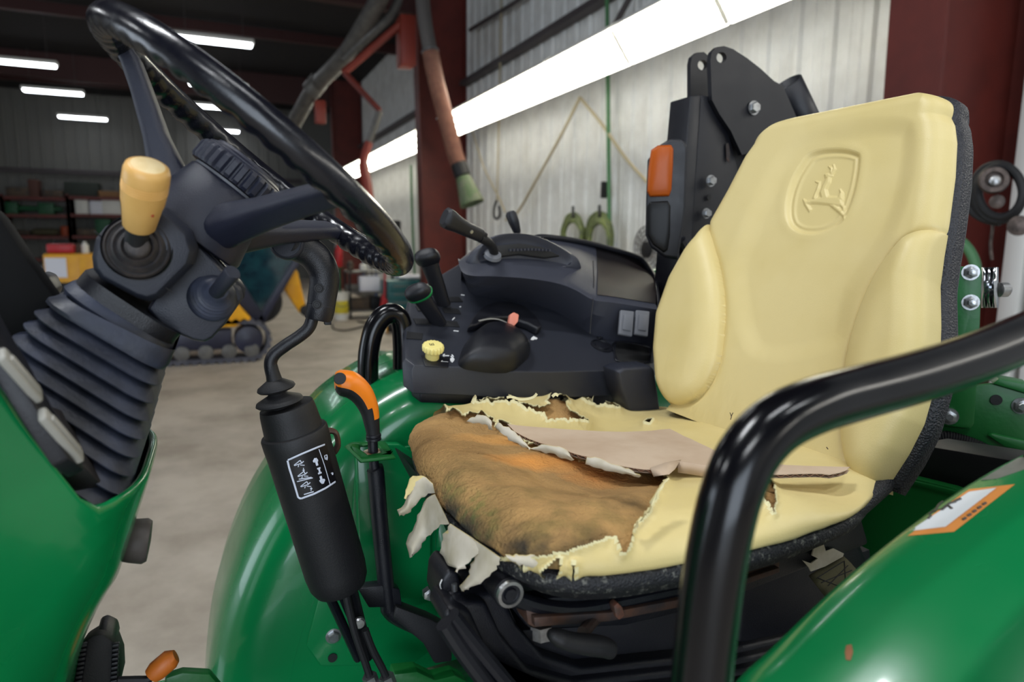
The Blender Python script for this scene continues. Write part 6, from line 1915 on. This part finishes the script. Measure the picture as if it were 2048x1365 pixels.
M['decal_w'] = mat('warning_label_white', (214, 218, 220), .35)
M['decal_o'] = mat('warning_label_orange', (214, 138, 70), .35)
lb_ = fsheet('label_plate', ((1800, 1074), (1938, 979), (2030, 969), (1908, 1064)), M['decal_o'], .0005)
fsheet('label_panel', ((1818, 1063), (1938, 984), (1993, 976), (1891, 1054)), M['decal_w'], .0009)
M['label_ink'] = mat('label_ink', (70, 66, 60), .5)
gl_ = []
for pts in (((1858, 1030), (1870, 1022), (1884, 1020), (1893, 1012)), ((1870, 1024), (1878, 1010), (1886, 1004)), ((1884, 1020), (1898, 1008), (1912, 1004)), ((1896, 1012), (1904, 1018)), ((1908, 1004), (1922, 998)), ((1862, 1032), (1856, 1038))):
    gl_.append(tube([onF(x, y, .0013) for x, y in pts], .0011, 6))
for k in range(5):
    a_ = np.array((1925, 1040))+np.array((10, -7.5))*k
    gl_.append(tube([onF(*a_, .0013), onF(*(a_+np.array((7, -4))), .0013)], .0010, 6))
obj('label_print', join(*gl_), M['label_ink'], nf)
obj('rust_chip', prism([onF(x, y, .0006) for x, y in ((1693, 1292), (1703, 1290), (1706, 1305), (1701, 1322), (1692, 1320), (1690, 1305))], FW*.0003), mat('rust_chip', (140, 92, 60), .8), nf)
# grey dusty band and black cap at the far top of this fender
fsheet('dusty_band', ((1958, 962), (2060, 902), (2070, 932), (1995, 958)), mat('grey_dust_band', (112, 112, 104), .6, rgb2=(96, 100, 88), vscale=40), .0006)
# ================================================================== behind the seat
rp = thing('roll_bar', 'folded black roll bar post with pivot plates behind the seat', None, onY(1400, 500, 1.20)); par(rp, TR)
YR = 1.20
post = [onY(x, y, YR) for x, y in ((1383, 200), (1390, 190), (1440, 192), (1470, 330), (1478, 700), (1336, 700), (1352, 500), (1372, 320))]
obj('post', prism([onY(x, y, YR) for x, y in ((1381, 192), (1402, 190), (1370, 700), (1334, 700))], (0, .07, 0)), M['black_gloss'] if 0 else M['black'], rp, bevel=.003)
obj('post_face', prism([onY(x, y, YR+.004) for x, y in ((1402, 190), (1440, 196), (1474, 330), (1490, 420), (1490, 700), (1368, 700))], (0, .06, 0)), M['black'], rp, bevel=.003)


def plate(name, out, hole, y, th, parent):
    O = [onY(px, py, y) for px, py in out]
    H_ = [onY(hole[0]+hole[2]*cos(2*pi*k/20), hole[1]+hole[2]*1.1*sin(2*pi*k/20), y) for k in range(20)]
    n_ = len(O)
    # bridge hole to outline: nearest outline vertices by angle
    hc = np.array(hole[:2])
    V = O+H_; F = []
    ao = [atan2(q[1]-hc[1], q[0]-hc[0]) for q in out]
    me = bpy.data.meshes.new(name); bm = bmesh.new()
    vo = [bm.verts.new(tuple(p)) for p in O]; vh = [bm.verts.new(tuple(p)) for p in H_]
    eo = [bm.edges.new((vo[i], vo[(i+1) % n_])) for i in range(n_)]; eh = [bm.edges.new((vh[i], vh[(i+1) % 20])) for i in range(20)]
    bmesh.ops.triangle_fill(bm, edges=eo+eh, use_beauty=True)
    bm.verts.index_update()
    Vv = [tuple(v.co) for v in bm.verts]; Ff = [tuple(v.index for v in f.verts) for f in bm.faces]
    bm.free()
    m_ = len(Vv); Vb_ = [(v[0], v[1]+th, v[2]) for v in Vv]
    Fb_ = [tuple(i+m_ for i in f[::-1]) for f in Ff]
    side = [(i, (i+1) % n_, m_+(i+1) % n_, m_+i) for i in range(n_)]+[(n_+i, n_+(i+1) % 20, m_+n_+(i+1) % 20, m_+n_+i) for i in range(20)]
    return obj(name, (Vv+Vb_, Ff+Fb_+side), M['black'], parent, angle=30)


plate('pivot_plate', [(1381, 200), (1381, 128), (1384, 114), (1394, 105), (1408, 104), (1418, 112), (1424, 128), (1440, 200)], (1405, 130, 9.5), YR+.10, .012, rp)
plate('pivot_plate', [(1424, 200), (1421, 120), (1424, 104), (1434, 94), (1448, 92), (1466, 98), (1494, 116), (1522, 138), (1548, 162), (1566, 172), (1600, 250), (1620, 330), (1560, 340), (1520, 300), (1484, 310), (1462, 262), (1440, 230)], (1443, 115, 10), YR-.01, .012, rp)
rb = [onY(1575, 166, YR+.04), onY(1640, 300, YR+.04)]
obj('folded_tube', tube(rb, .030, 24, caps=False), M['black'], rp, angle=60, solid=.004)
obj('web_plate', prism([onY(x, y, YR+.03) for x, y in ((1430, 205), (1565, 175), (1630, 300), (1520, 420), (1480, 420))], (0, .05, 0)), M['black'], rp, bevel=.003)
for px, py, r in ((1507, 216, .0115), (1421, 362, .0095), (1412, 427, .0085)):
    p = onY(px, py, YR-.012)
    b_ = obj('bolt', lathe([(r*1.3, 0), (r*1.3, .002), (r, .002)], p, (0, -1, 0), 18), M['steel'], rp)
    obj('bolt_head', lathe([(r*1.0, .002), (r*1.0, .010), (r*.85, .012), (.0005, .012)], p, (-.12, -1, 0), 6), M['steel'], rp, angle=25)
obj('bolt_hole', lathe([(.006, 0), (.006, .0025), (.0005, .0025)], onY(1417, 395, YR-.001), (0, -1, 0), 14), M['black_matte'], rp)
obj('paint_chip', prism([onY(x, y, YR-.0005) for x, y in ((1452, 288), (1457, 286), (1460, 305), (1458, 325), (1453, 318))], (0, .001, 0)), M['rust'], rp)

tl_ = thing('turn_signal', 'amber turn signal lamp with a dark lower lens in a black housing', None, onY(1325, 400, 1.16)); par(tl_, TR)
ho = [(1320, 290), (1340, 278), (1365, 278), (1374, 290), (1370, 420), (1356, 520), (1330, 516), (1302, 496), (1291, 470), (1292, 400), (1295, 320)]
lo_ = V3(*onY(1318, 400, 1.16)); ln = nrm(V3(-.55, -.83, 0))


def lp(x, y, h=0): return onP(x, y, lo_+ln*h, ln)


rings = [[lp(*(np.mean(ho, 0)+(np.array(q)-np.mean(ho, 0))*f), h_) for q in ho] for f, h_ in ((.96, .004), (1.0, 0), (1.0, -.02), (.85, -.035))]
obj('housing', loft(rings), M['black'], tl_, bevel=.003, bseg=3, angle=40)
al = [(1302, 300), (1316, 291), (1342, 290), (1347, 298), (1346, 330), (1343, 380), (1338, 393), (1300, 394), (1294, 384), (1296, 340)]
cA = np.mean(al, 0)
rings = [[lp(*(cA+(np.array(q)-cA)*f), h_) for q in al] for f, h_ in ((1.0, .002), (1.0, .008), (.94, .014), (.7, .017), (.3, .018))]
obj('amber_lens', loft(rings), M['amber'], tl_, bevel=.0015, angle=40)
bl = [(1300, 404), (1336, 402), (1341, 412), (1340, 470), (1336, 500), (1328, 506), (1306, 490), (1294, 470), (1293, 415)]
cB = np.mean(bl, 0)
rings = [[lp(*(cB+(np.array(q)-cB)*f), h_) for q in bl] for f, h_ in ((1.0, .002), (1.0, .008), (.95, .011), (.6, .012))]
obj('dark_lens', loft(rings), mat('dark_lens', (5, 5, 6), .4, spec=.25), tl_, bevel=.0015, angle=40)
obj('lamp_arm', tube([onY(1360, 480, 1.19), onY(1400, 560, 1.22)], .012, 10), M['black'], tl_)
# far green fender top seen behind the console
obj('fender_crown', prism([onY(x, y, 1.38) for x, y in ((1300, 545), (1330, 538), (1420, 540), (1420, 640), (1300, 640))], (0, .05, 0)), M['green'], fd, bevel=.01, bseg=3)
obj('crown_gasket', prism([onY(x, y, 1.375) for x, y in ((1296, 585), (1420, 588), (1420, 596), (1296, 594))], (0, .05, 0)), M['black_matte'], fd)

gb = thing('rear_bracket', 'green drilled bracket with zinc bolts and a chrome clamp behind the seat', None, onX(1930, 700, 1.12)); par(gb, TR)
XB = 1.12
bn = nrm(V3(-.75, -.66, 0)); bo = V3(*onX(1935, 700, XB))


def bb(x, y, h=0): return onP(x, y, bo+bn*h, bn)


obj('upright_strap', prism([bb(*q) for q in ((1912, 534), (1962, 533), (1964, 545), (1958, 700), (1948, 850), (1940, 858), (1884, 852), (1880, 842), (1898, 770), (1909, 660))], -bn*.012), M['green_d'], gb, bevel=.002)
obj('base_plate', prism([bb(x, y, -.014) for x, y in ((1900, 775), (1985, 768), (2060, 790), (2060, 960), (1960, 915), (1905, 905), (1872, 870), (1878, 845))], -bn*.012), M['green_d'], gb, bevel=.003)
obj('plate_fold', prism([bb(x, y, -.01) for x, y in ((1985, 768), (1998, 758), (2060, 770), (2060, 790))], -bn*.05), M['green_d'], gb, bevel=.002)
obj('plate_rib', prism([bb(x, y, -.004) for x, y in ((1975, 872), (1985, 868), (2060, 885), (2060, 905), (2010, 895))], -bn*.01), M['green_d'], gb, bevel=.003)
for px, py, r, h_ in ((1941, 545, .0095, .0), (1941, 605, .0095, .0), (1898, 833, .0105, .0), (2042, 812, .010, -.014)):
    p = bb(px, py, h_)
    b_ = obj('bolt', lathe([(r*1.35, 0), (r*1.35, .002), (r, .002)], p, bn, 18), M['steel'], gb)
    obj('bolt_head', lathe([(r*1.05, .002), (r*1.05, .009), (r*.6, .0105), (r*.55, .017 if py < 700 else .011), (.0005, .018 if py < 700 else .011)], p, bn, 6), M['steel'], gb, angle=25)
obj('bolt_hole', lathe([(.0085, 0), (.0085, .003), (.0005, .003)], bb(1992, 800, -.0135), bn, 16), M['black_matte'], gb)
ch0 = [bb(x, 536, -.02) for x in (1965, 1968, 1974, 1978, 1982, 1987, 1992, 1994)]
dep = [0, .006, .002, .010, .004, .012, .006, 0]
V = []
for y in (535, 575, 616):
    for x, d_ in zip((1964, 1968, 1973, 1978, 1983, 1988, 1992, 1995), dep):
        V.append(bb(x, y, -.02+d_))
obj('chrome_clamp', (V, [(i*8+j, i*8+j+1, (i+1)*8+j+1, (i+1)*8+j) for i in range(2) for j in range(7)]), M['chrome'], gb, angle=40, solid=.003)
obj('clamp_bolt', lathe([(.006, 0), (.012, .002), (.012, .014), (.008, .018)], bb(1996, 580, -.03), RT, 14), M['steel'], gb)
obj('pipe_stub', tube([bb(1872, 668, -.05), bb(1915, 672, -.05)], .018, 18), M['black'], gb)
obj('conduit', (lambda c: tube(c, [.0125 if i % 2 else .0105 for i in range(len(c))], 14))(resample(spline([bb(x, y, -.006) for x, y in ((1815, 888), (1850, 880), (1890, 876), (1930, 885), (1965, 900), (1985, 915), (2010, 945))], 8), 90)), M['black_matte'], gb, angle=60)
obj('cable_tie', lathe([(.0125, -.004), (.0145, -.004), (.0145, .004), (.0125, .004)], bb(1852, 880, -.006), bb(1890, 876, -.006)-bb(1850, 880, -.006), 18), M['black'], gb)
rbx = thing('rear_deck', 'dark rear deck and green back panel behind the seat base', None, onX(1850, 1000, .95)); par(rbx, TR)
obj('dark_beam', prism([onX(x, y, .98) for x, y in ((1780, 900), (1830, 888), (2048, 925), (2140, 950), (2140, 1060), (1900, 985), (1800, 962), (1770, 950))], (.08, 0, 0)), M['black_matte'], rbx, bevel=.004)
obj('back_panel', prism([onX(x, y, .95) for x, y in ((1650, 1000), (1780, 945), (1900, 975), (2140, 1060), (2140, 1365), (1700, 1365), (1640, 1200))], (.02, 0, 0)), M['green_d'], rbx, bevel=.003)
obj('panel_lip', prism([onX(x, y, .945) for x, y in ((1775, 950), (1900, 980), (2100, 1040), (2100, 1050), (1900, 990), (1772, 958))], (.02, 0, 0)), M['green_d'], rbx, bevel=.002)
# chassis below, and the wheels that carry it (only what can be glimpsed under the platform)
chs = thing('chassis', 'dark chassis beneath the platform', None, (.2, .755, .5)); par(chs, TR)
obj('transmission', box((.35, .755, .52), (1.5, .36, .46)), M['black_matte'], chs, bevel=.03)
for yy in (.17, 1.28):
    wh = obj('rear_wheel', lathe([(.18, -.13), (.40, -.13), (.46, -.11), (.48, 0), (.46, .11), (.40, .13), (.18, .13)], (.74, yy+.0, .481), (0, 1, 0), 40), M['tire'], chs)
    obj('wheel_disc', lathe([(.02, -.06), (.2, -.06), (.2, .06), (.02, .06)], (.74, yy, .481), (0, 1, 0), 30), M['ylw'] if 'ylw' in M else M['yellow'], chs)
